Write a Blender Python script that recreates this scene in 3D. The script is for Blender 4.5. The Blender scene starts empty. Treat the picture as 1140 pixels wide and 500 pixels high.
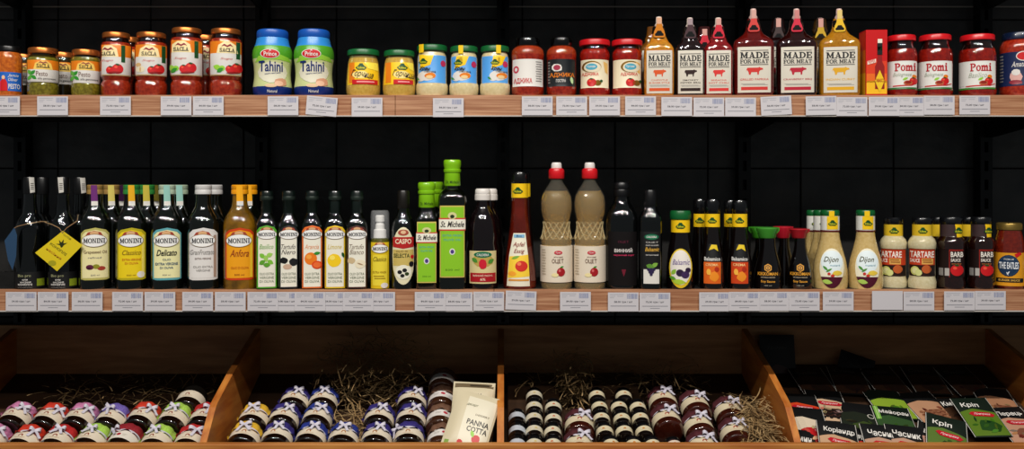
import bpy, bmesh, math, random
from mathutils import Vector, Matrix
random.seed(7)
SC = bpy.context.scene
C = SC.collection

# ---------------------------------------------------------------- camera, world, light
PX, PY, F = 560.0, 200.0, 1000.0      # principal point and focal length in the 1140 x 500 frame
ZC = 1.5                               # eye height
cam = bpy.data.cameras.new('camera')
cam.sensor_width = 36.0
cam.lens = 36.0 * F / 1140.0
cam.shift_x = (570 - PX) / 1140.0
cam.shift_y = (PY - 250) / 1140.0
co = bpy.data.objects.new('camera', cam)
C.objects.link(co)
co.location = (0, 0, ZC)
co.rotation_euler = (math.pi / 2, 0, 0)
SC.camera = co
w = bpy.data.worlds.new('shop_ambient')
w.use_nodes = True
w.node_tree.nodes['Background'].inputs[0].default_value = (0.85, 0.95, 1.0, 1)
w.node_tree.nodes['Background'].inputs[1].default_value = 0.095
SC.world = w
SC.view_settings.view_transform = 'Standard'
SC.view_settings.look = 'None'
SC.view_settings.gamma = 1.0
SC.view_settings.use_curve_mapping = False
SC.view_settings.exposure = 0.0
# a row of warm white track spots on the shop ceiling, a little in front of the shelving
for lx, ly, lz, le in [(x, -0.2, 3.75, 15.5) for x in (-1.7, -1.05, -0.42, 0.22, 0.86, 1.5)] + [(x, -1.0, 3.7, 8.0) for x in (-1.2, 0.0, 1.2)]:
    ld = bpy.data.lights.new('track_spot', 'AREA')
    ld.shape = 'DISK'
    ld.size = 0.07
    ld.energy = le
    ld.spread = math.radians(150)
    ld.color = (1.0, 0.95, 0.885)
    lo = bpy.data.objects.new('track_spot', ld)
    C.objects.link(lo)
    lo.location = (lx, ly, lz)
    lo.rotation_euler = (Vector((lx * 0.9, 2.0, 1.45)) - lo.location).to_track_quat('-Z', 'Y').to_euler()

# ---------------------------------------------------------------- helpers
def X(px, y): return (px - PX) / F * y
def Z(py, y): return ZC - (py - PY) / F * y

def lin(h):
    if isinstance(h, tuple): return h
    v = [int(h[i:i + 2], 16) / 255 for i in (0, 2, 4)]
    return tuple(((c / 12.92) if c <= 0.04045 else ((c + 0.055) / 1.055) ** 2.4) for c in v)

MATS = {}
def m(h, rough=0.5, metal=0.0, coat=0.0, trans=0.0, alpha=1.0, h2=None, scale=60, bump=0.0, spec=0.5, ior=1.45, stretch=None, detail=4, emit=0):
    key = (h, rough, alpha, metal, coat, trans, h2, scale, bump, spec, ior, stretch)
    if key in MATS: return MATS[key]
    mt = bpy.data.materials.new('surface_' + str(h))
    mt.use_nodes = True
    nt = mt.node_tree
    b = nt.nodes['Principled BSDF']
    b.inputs['Base Color'].default_value = (*lin(h), 1)
    b.inputs['Roughness'].default_value = rough
    b.inputs['Metallic'].default_value = metal
    b.inputs['Coat Weight'].default_value = coat
    b.inputs['Coat Roughness'].default_value = 0.03
    b.inputs['Coat IOR'].default_value = 1.8
    b.inputs['Transmission Weight'].default_value = trans
    b.inputs['Specular IOR Level'].default_value = spec
    b.inputs['IOR'].default_value = ior
    b.inputs['Alpha'].default_value = alpha
    if h2 or bump:
        tc = nt.nodes.new('ShaderNodeTexCoord')
        mp = nt.nodes.new('ShaderNodeMapping')
        mp.inputs['Scale'].default_value = stretch or (1, 1, 1)
        nz = nt.nodes.new('ShaderNodeTexNoise')
        nz.inputs['Scale'].default_value = scale
        nz.inputs['Detail'].default_value = detail
        nt.links.new(tc.outputs['Object'], mp.inputs[0])
        nt.links.new(mp.outputs[0], nz.inputs['Vector'])
        if h2:
            r = nt.nodes.new('ShaderNodeValToRGB')
            r.color_ramp.elements[0].position = 0.35
            r.color_ramp.elements[1].position = 0.68
            r.color_ramp.elements[0].color = (*lin(h), 1)
            r.color_ramp.elements[1].color = (*lin(h2), 1)
            nt.links.new(nz.outputs['Fac'], r.inputs[0])
            nt.links.new(r.outputs[0], b.inputs['Base Color'])
        if bump:
            bp = nt.nodes.new('ShaderNodeBump')
            bp.inputs['Strength'].default_value = 1.0
            bp.inputs['Distance'].default_value = bump
            nt.links.new(nz.outputs['Fac'], bp.inputs['Height'])
            nt.links.new(bp.outputs[0], b.inputs['Normal'])
    MATS[key] = mt
    return mt

def P(h): return m(h, 0.42)                       # printed paper or film
def G(h, h2=None): return m(h, 0.06, coat=0.8, h2=h2, scale=170)  # filled glass

def mesh(name, vs, fs, mats, idx=None, angle=38):
    me = bpy.data.meshes.new(name)
    me.from_pydata([tuple(v) for v in vs], [], fs)
    if not isinstance(mats, (list, tuple)): mats = [mats]
    for t in mats: me.materials.append(t)
    if idx: me.polygons.foreach_set('material_index', idx)
    if angle:
        me.polygons.foreach_set('use_smooth', [True] * len(me.polygons))
        me.set_sharp_from_angle(angle=math.radians(angle))
    me.update()
    return me

def ob(name, me, parent=None, loc=(0, 0, 0), rot=(0, 0, 0)):
    o = bpy.data.objects.new(name, me)
    C.objects.link(o)
    o.location = loc
    o.rotation_euler = rot
    if parent: o.parent = parent
    return o

def tag(o, label, cat, group=None, kind=None):
    o['label'] = label
    o['category'] = cat
    if group: o['group'] = group
    if kind: o['kind'] = kind
    return o

def copy_tree(o, parent=None):
    c = o.copy()
    C.objects.link(c)
    c.parent = parent
    for ch in o.children: copy_tree(ch, c)
    return c

def boxes(lst, bev=0.0):
    """list of (x0,y0,z0,x1,y1,z1) -> verts, faces; optional bevel"""
    bm = bmesh.new()
    for (x0, y0, z0, x1, y1, z1) in lst:
        r = bmesh.ops.create_cube(bm, size=1.0)
        bmesh.ops.scale(bm, verts=r['verts'], vec=(x1 - x0, y1 - y0, z1 - z0))
        bmesh.ops.translate(bm, verts=r['verts'], vec=((x0 + x1) / 2, (y0 + y1) / 2, (z0 + z1) / 2))
    if bev: bmesh.ops.bevel(bm, geom=bm.edges[:], offset=bev, segments=1, affect='EDGES')
    bm.verts.index_update()
    vs = [v.co.copy() for v in bm.verts]
    fs = [[v.index for v in f.verts] for f in bm.faces]
    bm.free()
    return vs, fs

def boxob(name, lst, mt, parent=None, bev=0.0):
    vs, fs = boxes(lst if isinstance(lst, list) else [lst], bev)
    return ob(name, mesh(name, vs, fs, mt, angle=0), parent)

def prism_x(poly, x0, x1):
    """polygon of (y,z) extruded along x"""
    n = len(poly)
    vs = [(x0, y, z) for y, z in poly] + [(x1, y, z) for y, z in poly]
    fs = [list(range(n))[::-1], list(range(n, 2 * n))] + [[i, (i + 1) % n, n + (i + 1) % n, n + i] for i in range(n)]
    return vs, fs

def ring_section(a, b, n, seg):
    out = []
    for i in range(seg):
        t = 2 * math.pi * i / seg
        c, s = math.cos(t), math.sin(t)
        out.append((a * math.copysign(abs(c) ** (2 / n), c), b * math.copysign(abs(s) ** (2 / n), s)))
    return out

def loft(prof, seg=32, cap0=True, cap1=True):
    """prof: (z,a,b,n) list -> verts, faces (faces ring by ring, then the caps)"""
    vs, fs = [], []
    for (z, a, b, n) in prof:
        vs += [(x, y, z) for x, y in ring_section(a, b, n, seg)]
    for k in range(len(prof) - 1):
        for i in range(seg):
            j = (i + 1) % seg
            fs.append([k * seg + i, k * seg + j, (k + 1) * seg + j, (k + 1) * seg + i])
    if cap0: fs.append(list(range(seg))[::-1])
    if cap1: fs.append([(len(prof) - 1) * seg + i for i in range(seg)])
    return vs, fs

def tube(pts, r, seg=6):
    vs, fs = [], []
    up = Vector((0.13, 0.2, 1)).normalized()
    for i, p in enumerate(pts):
        p = Vector(p)
        d = (Vector(pts[min(i + 1, len(pts) - 1)]) - Vector(pts[max(i - 1, 0)])).normalized()
        s = d.cross(up).normalized()
        t = s.cross(d)
        for k in range(seg):
            a = 2 * math.pi * k / seg
            vs.append(p + (s * math.cos(a) + t * math.sin(a)) * r)
    for i in range(len(pts) - 1):
        for k in range(seg):
            q = (k + 1) % seg
            fs.append([i * seg + k, i * seg + q, (i + 1) * seg + q, (i + 1) * seg + k])
    fs.append(list(range(seg))[::-1]); fs.append([(len(pts) - 1) * seg + k for k in range(seg)])
    return vs, fs

# ---------------------------------------------------------------- lettering
def arc(cx, cy, rx, ry, ix, iy, a0, a1, n=10):
    out = []
    for i in range(n):
        t0 = math.radians(a0 + (a1 - a0) * i / n); t1 = math.radians(a0 + (a1 - a0) * (i + 1) / n)
        out.append([(cx + rx * math.cos(t0), cy + ry * math.sin(t0)), (cx + rx * math.cos(t1), cy + ry * math.sin(t1)),
                    (cx + ix * math.cos(t1), cy + iy * math.sin(t1)), (cx + ix * math.cos(t0), cy + iy * math.sin(t0))])
    return out
def R4(x0, y0, x1, y1): return [(x0, y0), (x1, y0), (x1, y1), (x0, y1)]
def sf(x0, x1, y0=0.0): return R4(x0, y0, x1, y0 + 0.1)
STEM = [R4(.12, 0, .34, 1), sf(0, .46), sf(0, .46, .9)]
SLAB = {   # heavy slab-serif capitals, cap height 1: (advance, pieces)
 'M': (1.3, [R4(.12, 0, .3, 1), R4(.9, 0, 1.12, 1), [(.12, 1), (.38, 1), (.7, .25), (.56, .1)], [(.9, 1), (1.1, 1), (.68, .1), (.54, .1)], sf(0, .42), sf(.78, 1.24), sf(0, .36, .9), sf(.9, 1.24, .9)]),
 'A': (1.2, [[(.16, 0), (.29, 0), (.63, 1), (.5, 1)], [(.42, 1), (.68, 1), (1.02, 0), (.76, 0)], R4(.3, .26, .84, .37), sf(0, .42), sf(.64, 1.16)]),
 'D': (1.12, STEM + arc(.4, .5, .63, .5, .4, .39, -90, 90)),
 'E': (1.0, STEM + [R4(.1, .88, .86, 1), R4(.1, 0, .86, .12), R4(.3, .45, .66, .56), R4(.76, .68, .88, 1), R4(.78, 0, .9, .32), R4(.6, .36, .68, .65)]),
 'F': (.95, STEM + [R4(.1, .88, .86, 1), R4(.3, .45, .66, .56), R4(.76, .66, .88, 1), R4(.6, .36, .68, .65), sf(0, .56)]),
 'O': (1.16, arc(.56, .5, .56, .52, .32, .4, 0, 360, 20)),
 'R': (1.16, STEM + arc(.45, .74, .46, .26, .24, .15, -90, 90) + [[(.5, .5), (.76, .5), (1.06, 0), (.8, 0)], sf(.78, 1.14)]),
 'T': (1.05, [R4(.38, 0, .6, 1), R4(0, .88, .98, 1), R4(0, .66, .1, 1), R4(.88, .66, .98, 1), sf(.24, .74)]),
 'P': (1.05, STEM + arc(.45, .72, .5, .28, .26, .16, -90, 90) + [sf(0, .56)]),
 'N': (1.24, [R4(.14, 0, .28, 1), R4(.86, 0, 1.0, 1), [(.14, 1), (.4, 1), (1.0, 0), (.76, 0)], sf(0, .44), sf(0, .34, .9), sf(.7, 1.14, .9)]),
 'I': (.6, [R4(.16, 0, .4, 1), sf(0, .56), sf(0, .56, .9)]),
 'C': (1.08, arc(.56, .5, .56, .52, .32, .4, 35, 325, 18) + [R4(.92, .64, 1.02, 1), R4(.92, 0, 1.02, .3)]),
 'S': (.9, arc(.42, .74, .4, .28, .2, .16, -10 + 20, 270) + arc(.42, .27, .42, .29, .22, .17, -190 + 20, 90) + [R4(.72, .7, .8, 1), R4(.04, 0, .12, .32)]),
 'L': (.96, STEM + [R4(.1, 0, .86, .12), R4(.78, 0, .9, .36), sf(0, .56, .9)]),
 'o': (.86, arc(.4, .36, .4, .38, .2, .28, 0, 360, 16)),
 'm': (1.36, [R4(.1, 0, .3, .7), R4(.52, 0, .72, .6), R4(.94, 0, 1.14, .6), sf(0, .4), sf(.44, .8), sf(.88, 1.26), sf(0, .3, .6)] + arc(.5, .5, .22, .24, .05, .1, 0, 180, 6) + arc(.92, .5, .22, .24, .05, .1, 0, 180, 6)),
 'i': (.5, [R4(.1, 0, .32, .7), sf(0, .44), sf(0, .32, .6), R4(.1, .8, .32, 1)]),
 ' ': (.45, [])}
TEXTS = {}
def text2d(s, style=''):
    """unit-box lettering: verts in 0..1 x 0..1, faces"""
    key = (s, style)
    if key in TEXTS: return TEXTS[key]
    if 'S' in style:
        vs, fs, x = [], [], 0
        for ch in s:
            adv, pcs = SLAB[ch]
            for p in pcs:
                fs.append(list(range(len(vs), len(vs) + len(p))))
                ca = sum(q[0] for q in p) / len(p); cb = sum(q[1] for q in p) / len(p)
                vs += [(x + a + math.copysign(.022, a - ca), b + math.copysign(.012, b - cb)) for a, b in p]
            x += adv
    else:
        c = bpy.data.curves.new('t', 'FONT')
        c.body = s
        c.resolution_u = 2
        c.offset = 0.02 if 'B' in style else 0.005
        c.shear = 0.35 if 'I' in style else 0
        c.space_line = 0.8
        if '\n' in s: c.align_x = 'CENTER'
        o = bpy.data.objects.new('t', c)
        me = bpy.data.meshes.new_from_object(o)
        vs = [(v.co.x, v.co.y) for v in me.vertices]
        fs = [list(p.vertices) for p in me.polygons]
        bpy.data.objects.remove(o); bpy.data.curves.remove(c); bpy.data.meshes.remove(me)
    x0 = min(v[0] for v in vs); x1 = max(v[0] for v in vs); y0 = min(v[1] for v in vs); y1 = max(v[1] for v in vs)
    vs = [((a - x0) / (x1 - x0), (b - y0) / (y1 - y0)) for a, b in vs]
    TEXTS[key] = (vs, fs)
    return TEXTS[key]

def shape2d(s):
    """('r',x0,y0,x1,y1) ('e',cx,cy,rx,ry) ('p',pts) ('t',text,x0,y0,x1,y1[,style[,turn]]) with y growing downward"""
    k = s[0]
    if k == 'r':
        x0, y0, x1, y1 = s[1:5]
        return [(x0, y0), (x1, y0), (x1, y1), (x0, y1)], [[0, 1, 2, 3]]
    if k == 'e':
        cx, cy, rx, ry = s[1:5]
        n = 20
        return [(cx + rx * math.cos(2 * math.pi * i / n), cy + ry * math.sin(2 * math.pi * i / n)) for i in range(n)], [list(range(n))]
    if k == 'p':
        return list(s[1]), [list(range(len(s[1])))]
    if k == 't':
        st = s[6] if len(s) > 6 else ''
        vs, fs = text2d(s[1], st)
        x0, y0, x1, y1 = s[2:6]
        vs = [(x0 + a * (x1 - x0), y1 + b * (y0 - y1)) for a, b in vs]
        if len(s) > 7:
            t = math.radians(s[7]); cx, cy = (x0 + x1) / 2, (y0 + y1) / 2
            vs = [(cx + (a - cx) * math.cos(t) + (b - cy) * math.sin(t), cy - (a - cx) * math.sin(t) + (b - cy) * math.cos(t)) for a, b in vs]
        return vs, fs

def project(shapes, proj, step, zcuts=()):
    """2-d shapes -> mesh pieces; each shape is (layer, material, kind, ...)"""
    VS, FS, MI, ML = [], [], [], []
    for s in shapes:
        lay, mt = s[0], s[1]
        vs, fs = shape2d(s[2:])
        bm = bmesh.new()
        bv = [bm.verts.new((a, b, 0)) for a, b in vs]
        for f in fs:
            try: bm.faces.new([bv[i] for i in f])
            except ValueError: pass
        x0 = min(v[0] for v in vs); x1 = max(v[0] for v in vs); y0 = min(v[1] for v in vs); y1 = max(v[1] for v in vs)
        if step:
            k = math.ceil(x0 / step)
            while k * step < x1:
                bmesh.ops.bisect_plane(bm, geom=bm.verts[:] + bm.edges[:] + bm.faces[:], plane_co=(k * step, 0, 0), plane_no=(1, 0, 0))
                k += 1
        for zc in zcuts:
            if y0 < zc < y1:
                bmesh.ops.bisect_plane(bm, geom=bm.verts[:] + bm.edges[:] + bm.faces[:], plane_co=(0, zc, 0), plane_no=(0, 1, 0))
        bm.verts.index_update()
        base = len(VS)
        VS += [proj(v.co.x, v.co.y, lay) for v in bm.verts]
        if mt not in ML: ML.append(mt)
        for f in bm.faces:
            ids = [v.index + base for v in f.verts]
            f.normal_update()
            if f.normal.z > 0: ids.reverse()       # y grows downward, so flip to face outward
            FS.append(ids); MI.append(ML.index(mt))
        bm.free()
    return VS, FS, ML, MI

SHELF_Y = 1.98
SH1, SH2 = ZC + 0.186, ZC - 0.2436      # shelf top heights
class It:
    """one product standing on a shelf; every size is given as seen in the photograph and turned into metres at its own distance"""
    def __init__(s, name, label, cat, cx, wd, sh, group=None, row=0.0, rot=1.0, dep=1.0, n=2.0):
        s.zb = SH1 if sh == 1 else SH2
        s.cx, s.dep, s.n = cx, dep, n
        yf = SHELF_Y + 0.008 + row
        ct = math.cos(math.atan((cx - PX) / F))
        b = wd / 2 * dep * yf / F * ct
        s.yc = yf + b; s.b = b
        s.k = s.yc / F * ct; s.kf = (s.yc - b) / F * ct
        s.root = bpy.data.objects.new(name, None)
        s.root.empty_display_size = 0.02
        C.objects.link(s.root)
        s.root.location = (X(cx, s.yc), s.yc, s.zb)
        s.root.rotation_euler = (0, 0, -math.atan((cx - PX) / F) * rot)
        tag(s.root, label, cat, group)
        s.surf = None
    def z(s, py): return 0.0 if py is None else max(0.0, Z(py, s.yc) - s.zb)
    def zf(s, py): return max(0.0, Z(py, s.yc - s.b) - s.zb)
    def lathe(s, name, prof, mt, dep=None, n=None, parent=None, bands=None, dx=0.0, dy=0.0, seg=32, keep=False, off=0.0, open_top=False):
        dep = s.dep if dep is None else dep
        pr = []
        for p in prof:
            a = p[1] * s.k + off
            pr.append((s.z(p[0]), a, max(a * dep, .0005), p[2] if len(p) > 2 else (n or s.n)))
        vs, fs = loft(pr, seg, cap1=not open_top)
        mats, idx = mt, None
        if bands:                                   # (py above which the material applies, material)
            mats = [mt] + [bm_ for _, bm_ in bands]; idx = []
            for f in fs:
                zc = sum(vs[i][2] for i in f) / len(f)
                q = 0
                for bi, (py, _) in enumerate(bands):
                    if zc > s.z(py): q = bi + 1
                idx.append(q)
        if dx or dy: vs = [(x + dx * s.k, y + dy * s.k, z) for x, y, z in vs]
        o = ob(name, mesh(name, vs, fs, mats, idx), parent or s.root)
        if s.surf is None or keep: s.surf = pr
        return o
    def at(s, z):
        pr = s.surf
        if z <= pr[0][0]: return pr[0][1:]
        for p, q in zip(pr, pr[1:]):
            if p[0] <= z <= q[0] and q[0] > p[0]:
                t = (z - p[0]) / (q[0] - p[0])
                return tuple(p[i] + (q[i] - p[i]) * t for i in (1, 2, 3))
        return pr[-1][1:]
    def decal(s, name, shapes, parent=None, flat=False, base=0.0004):
        def proj(x, py, lay):
            z = s.zf(py); x = (x - s.cx) * s.kf
            a, b, n = s.at(z)
            off = base + lay * 0.0003
            a += off; b += off
            if flat: return (x, -b, z)
            x = max(-0.985 * a, min(0.985 * a, x))
            return (x, -b * (1 - (abs(x) / a) ** n) ** (1 / n), z)
        if name == 'lettering' and len(shapes) > 1:
            return [s.decal(name, [q], parent, flat, base) for q in shapes][0]
        st = 0 if flat else 2.2
        cuts = []
        if not flat:
            for p in s.surf: cuts.append(PY - (p[0] + s.zb - ZC) * F / (s.yc - s.b))
        shifted = shapes
        VS, FS, ML, MI = project(shifted, proj, st, cuts)
        return ob(name, mesh(name, VS, FS, ML, MI, angle=50), parent or s.root)
# ---------------------------------------------------------------- the setting
WALL_Y = 2.42
tile_m = m('484849', 0.35, h2='5c5a58', scale=9, bump=0.008, spec=0.4)
wall = boxob('wall_back', (-2.3, WALL_Y + 0.004, 0, 2.3, WALL_Y + 0.12, 3.1), m('030304', 0.9))
wall['kind'] = 'structure'
vs, fs = boxes([(-0.1235, 0, -0.1985, 0.1235, 0.008, 0.1985)], 0.0015)
tile_me = mesh('tile', vs, fs, tile_m, angle=0)
for c in range(-8, 8):
    for r in range(-2, 3):
        t = ob('tile', tile_me, wall, (X(374.7, WALL_Y) + 0.25 * c + 0.125, WALL_Y - 0.002 + 0.001 * ((c * 7 + r * 5) % 3 - 1) * 0.6, ZC + 0.0303 + 0.4 * r + 0.2))
fl = boxob('floor', (-2.6, -1.0, -0.05, 2.6, WALL_Y + 0.12, 0), m('3a3632', 0.5, h2='2c2926', scale=5))
fl['kind'] = 'structure'

black = m('08090b', 0.45)
BAY = 0.64
for k, where in zip(range(-2, 3), ('at the far left behind the dark corked bottles', 'behind the blue capped tahini jars', 'behind the clear vinegar bottles', 'behind the brown syrup bottles', 'at the far right behind the tomato sauce jars')):
    x = k * BAY
    o = bpy.data.objects.new('shelf_upright', None); C.objects.link(o); o.location = (x, 2.40, 0)
    tag(o, 'black slotted shelf upright ' + where, 'upright', 'slotted shelf uprights')
    z0, z1, pitch = 0.9, 2.1, 0.05
    lst = [(-.016, -.022, .0, -.005, .014, z1), (.005, -.022, .0, .016, .014, z1), (-.005, -.022, 0, .005, .014, z0), (-.005, 0.0, z0, .005, .014, z1)]
    z = z0
    while z < z1 - 0.001:
        lst.append((-.005, -.022, z, .005, 0, z + pitch * .45)); z += pitch
    boxob('slotted_post', lst, black, o)
    boxob('wall_screw', [(-.004, -.0245, 1.62, .004, -.022, 1.628), (-.004, -.0245, 1.32, .004, -.022, 1.328)], m('1a1a1c', 0.4, metal=0.8), o)

wood = m('8d5a3c', 0.5, h2='b98a68', scale=9, stretch=(.7, 6, 26), bump=0.0003)
dark_board = m('0a0908', 0.75)
under_m = m('1c130d', 0.6, h2='2a1c13', scale=6, stretch=(1, 9, 9))
pale = m('b9b4ae', 0.35)
def shelf(label, ztop, joints, th=0.047):
    o = bpy.data.objects.new('wall_shelf', None); C.objects.link(o); o.location = (0, SHELF_Y, ztop)
    tag(o, label, 'shelf', 'wooden wall shelves')
    boxob('board', (-1.75, .018, -.024, 1.75, .396, 0), dark_board, o)
    boxob('underside_panel', (-1.75, .0181, -.034, 1.75, .395, -.0241), under_m, o)
    for a, b in zip(joints, joints[1:]):
        boxob('wood_fascia', (a + .0004, 0, -th, b - .0004, .018, .0005), wood, o, 0.0008)
    boxob('price_rail', (-1.75, -.0045, -th - .0005, 1.75, -.0002, -th + .0022), pale, o, .0004)
    for k in range(-2, 3):
        vs, fs = prism_x([(.05, -.0342), (.396, -.0342), (.396, -.075), (.36, -.075), (.05, -.042)], k * BAY - .002, k * BAY + .002)
        ob('bracket', mesh('bracket', vs, fs, black, angle=0), o)
    return o
J = [-1.75, X(440, SHELF_Y), 1.75]
shelf('upper wooden wall shelf carrying sauce jars and meat sauce bottles', SH1, J)
shelf('lower wooden wall shelf carrying the oil and vinegar bottles', SH2, [-1.75, X(560, SHELF_Y) - .02, 1.75])
shelf('topmost wall shelf whose underside edges the top of the picture', ZC + 0.525, J)
boxob('trim_1', (-1.7, WALL_Y - .006, ZC + .4635, 1.7, WALL_Y - .0025, ZC + .4665), m('b8b0a4', 0.35))['kind'] = 'structure'

# display bin with sloping floor
TH = math.radians(20); TT = math.tan(TH)
def top_z(y): return ZC - 0.568 + TT * (y - 1.98)
def slope_pt(px, py, drop=0.0):
    k = (py - PY) / F
    y = (0.568 + 1.98 * TT + drop) / (TT + k)
    return Vector((X(px, y), y, Z(py, y)))
binw = m('a4581f', 0.5, h2='c88036', scale=5, stretch=(10, 1.5, 8), bump=0.0003)
binw_x = m('a4602a', 0.5, h2='c48642', scale=5, stretch=(1.2, 8, 10), bump=0.0003)
bo = bpy.data.objects.new('display_bin', None); C.objects.link(bo); bo.location = (0, 1.915, 0)
tag(bo, 'long wooden display bin with slanted dividers and sloping floor under the lower shelf', 'display bin')
def bpart(name, vs, fs, mt):
    return ob(name, mesh(name, vs, fs, mt, angle=0), bo, (0, -1.915, 0))
FD = 0.076
fz = lambda y: top_z(y) - FD / math.cos(TH)
vs, fs = boxes([(-1.6, 1.915, 0.0, 1.6, 1.933, Z(495, 1.915))], .0012); bpart('front_board', vs, fs, binw_x)
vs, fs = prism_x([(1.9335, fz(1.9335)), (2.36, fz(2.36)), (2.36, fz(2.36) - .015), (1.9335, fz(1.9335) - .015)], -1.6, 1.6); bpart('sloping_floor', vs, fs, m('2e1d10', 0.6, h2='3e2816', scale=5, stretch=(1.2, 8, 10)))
vs, fs = boxes([(-1.6, 2.361, 0.5, 1.6, 2.373, ZC - 0.383)], .001); bpart('back_board', vs, fs, m('9a6a40', 0.55, h2='bc8a58', scale=5, stretch=(1.2, 8, 10)))
for k in range(-2, 3):
    prof = [(1.9335, fz(1.9335) + .001), (1.9335, ZC - .566), (1.996, ZC - .506), (2.008, ZC - .499), (2.13, ZC - .456), (2.36, ZC - .392), (2.36, fz(2.36) + .001)]
    vs, fs = prism_x(prof, k * BAY - .013, k * BAY + .002); bpart('divider', vs, fs, binw)
# ---------------------------------------------------------------- upper shelf
copper = m('b5672e', 0.3, metal=0.75)
white, cream, red, dkred, yellow, orange = P('dcd8d2'), P('e0d4b6'), P('c4161c'), P('7d0f14'), P('f0c414'), P('e07a12')
green, dkgreen, lime, navy, blue, ink = P('2f8a2c'), P('0f4a22'), P('8fc73a'), P('14245c'), P('1d5fb8'), P('16161a')
brown, grey, tan, gold = P('5a3018'), P('8a8682'), P('cfa870'), m('b88a3a', 0.3, metal=0.8)
neckglass = m('1a0806', 0.06, coat=0.8)
blackglass = m('050606', 0.05, coat=0.5)
blackcap = m('0a0a0b', 0.3)

def fine(x0, y0, x1, y1, n, mt, lay=1):
    """rows of print too small to read"""
    h = (y1 - y0) / n
    return [(lay, mt, 'r', x0 + (x1 - x0) * .06 * (i % 2), y0 + i * h, x1 - (x1 - x0) * .1 * ((i + 1) % 2), y0 + i * h + h * .42) for i in range(n)]
def blob(cx, cy, rx, ry, n=9, j=.2, seed=1):
    rg = random.Random(seed)
    return [(cx + rx * (1 - j * rg.random()) * math.cos(6.2832 * i / n), cy + ry * (1 - j * rg.random()) * math.sin(6.2832 * i / n)) for i in range(n)]
def leaf(cx, cy, l, wd, deg):
    t = math.radians(deg); out = []
    for u, v in ((-1, 0), (-.5, .8), (0, 1), (.5, .7), (1, 0), (.5, -.7), (0, -1), (-.5, -.8)):
        out.append((cx + u * l * math.cos(t) - v * wd * math.sin(t), cy + u * l * math.sin(t) + v * wd * math.cos(t)))
    return out
def screw_lid(it, y0, y1, hw, mt, name='lid'):
    return it.lathe(name, [(y1, hw * .96), (y1 - .6, hw), (y0 + 1.6, hw), (y0 + .5, hw * .96), (y0, hw * .86)], mt)

def tomato(cx, cy, r, lay=2):
    return [(lay, red, 'e', cx, cy, r * 1.15, r), (lay + 1, P('e8503a'), 'e', cx - r * .35, cy - r * .35, r * .35, r * .25), (lay + 1, dkgreen, 'p', leaf(cx, cy - r * .85, r * .5, r * .18, 10))]

# small orange jar cut by the left edge
it = It('pesto_jar', 'orange pesto jar with black lid and blue label at the left end of upper shelf', 'jar', 10, 31, 1)
it.lathe('glass_jar', [(None, 14.6), (104, 15.4), (66, 15.4), (61, 14), (58.5, 12.5), (55, 12.5)], G('a04a12', 'c86a1e'))
screw_lid(it, 52, 58.5, 14, blackcap)
lb = it.decal('label', [(0, blue, 'r', -4, 80, 24, 101)])
it.decal('picture', [(1, red, 'p', [(0, 101), (0, 91), (2, 88), (6, 88), (8, 92), (8.5, 101)]), (2, P('e8b890'), 'e', 3.6, 86, 1.9, 2.2)], lb)
it.decal('lettering', [(1, white, 't', 'PESTO', 9.3, 93, 22.5, 98.6, 'B'), (1, white, 't', 'Jamie', 8.5, 82, 21, 86, 'I'), (1, white, 't', 'Oliver', 9, 86.5, 20, 90, 'I')], lb)

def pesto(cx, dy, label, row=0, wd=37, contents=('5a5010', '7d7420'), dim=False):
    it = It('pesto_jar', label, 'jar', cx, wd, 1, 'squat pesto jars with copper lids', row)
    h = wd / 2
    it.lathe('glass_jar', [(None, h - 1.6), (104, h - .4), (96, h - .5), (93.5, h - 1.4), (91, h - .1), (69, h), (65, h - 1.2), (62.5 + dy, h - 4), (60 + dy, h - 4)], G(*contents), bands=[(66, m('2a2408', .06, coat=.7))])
    screw_lid(it, 54 + dy, 61 + dy, h - 1.2, copper)
    l, r = cx - h * .95, cx + h * .95
    lb = it.decal('label', [(0, white, 'r', l, 77 + dy / 2, r, 91 + dy / 2), (0, orange, 'r', l, 66.5 + dy / 2, r, 77 + dy / 2)])
    it.decal('picture', [(1, P('f0c860'), 'p', [(cx - 11, 77 + dy / 2), (cx - 9, 70 + dy / 2), (cx - 3, 67.4 + dy / 2), (cx + 4, 67.4 + dy / 2), (cx + 9, 70 + dy / 2), (cx + 11, 77 + dy / 2)])] +
             [(2, green if i % 2 else P('58a838'), 'p', leaf(cx - 13 + ox, 83.5 + oy + dy / 2, 3.6, 2, an)) for i, (ox, oy, an) in enumerate(((-2, -3, 60), (1.5, -3, -40), (-2, 2.5, -50), (2.6, 2.4, 35)))], lb)
    it.decal('lettering', [(3, ink, 't', 'SACLA', cx - 7.5, 70.8 + dy / 2, cx + 7.5, 75.4 + dy / 2, 'S'), (2, P('8a1030'), 'p', [(cx - 6, 70.4 + dy / 2), (cx - 3, 68 + dy / 2), (cx, 69.4 + dy / 2), (cx + 3, 68 + dy / 2), (cx + 6, 70.4 + dy / 2), (cx + 3, 69.6 + dy / 2), (cx, 70.6 + dy / 2), (cx - 3, 69.6 + dy / 2)]),
                           (1, brown, 't', 'Pesto', cx - 8, 79 + dy / 2, cx + 5, 84.5 + dy / 2), (1, ink, 't', 'alla genovese', cx - 6, 86 + dy / 2, cx + 14, 89 + dy / 2)], lb)
pesto(48, 0, 'green pesto jar with copper lid right of the orange pesto jar, larger of two')
pesto(95.5, 2, 'green pesto jar with copper lid beside the tall red sauce jars', wd=34)
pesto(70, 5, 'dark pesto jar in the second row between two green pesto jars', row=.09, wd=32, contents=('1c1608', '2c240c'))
pesto(26, 7, 'pesto jar coloured dark for shade in the second row behind the blue labelled pesto jar', row=.09, wd=30, contents=('241a08', '342810'))  # contents colour darkened to paint in second-row shade

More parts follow.
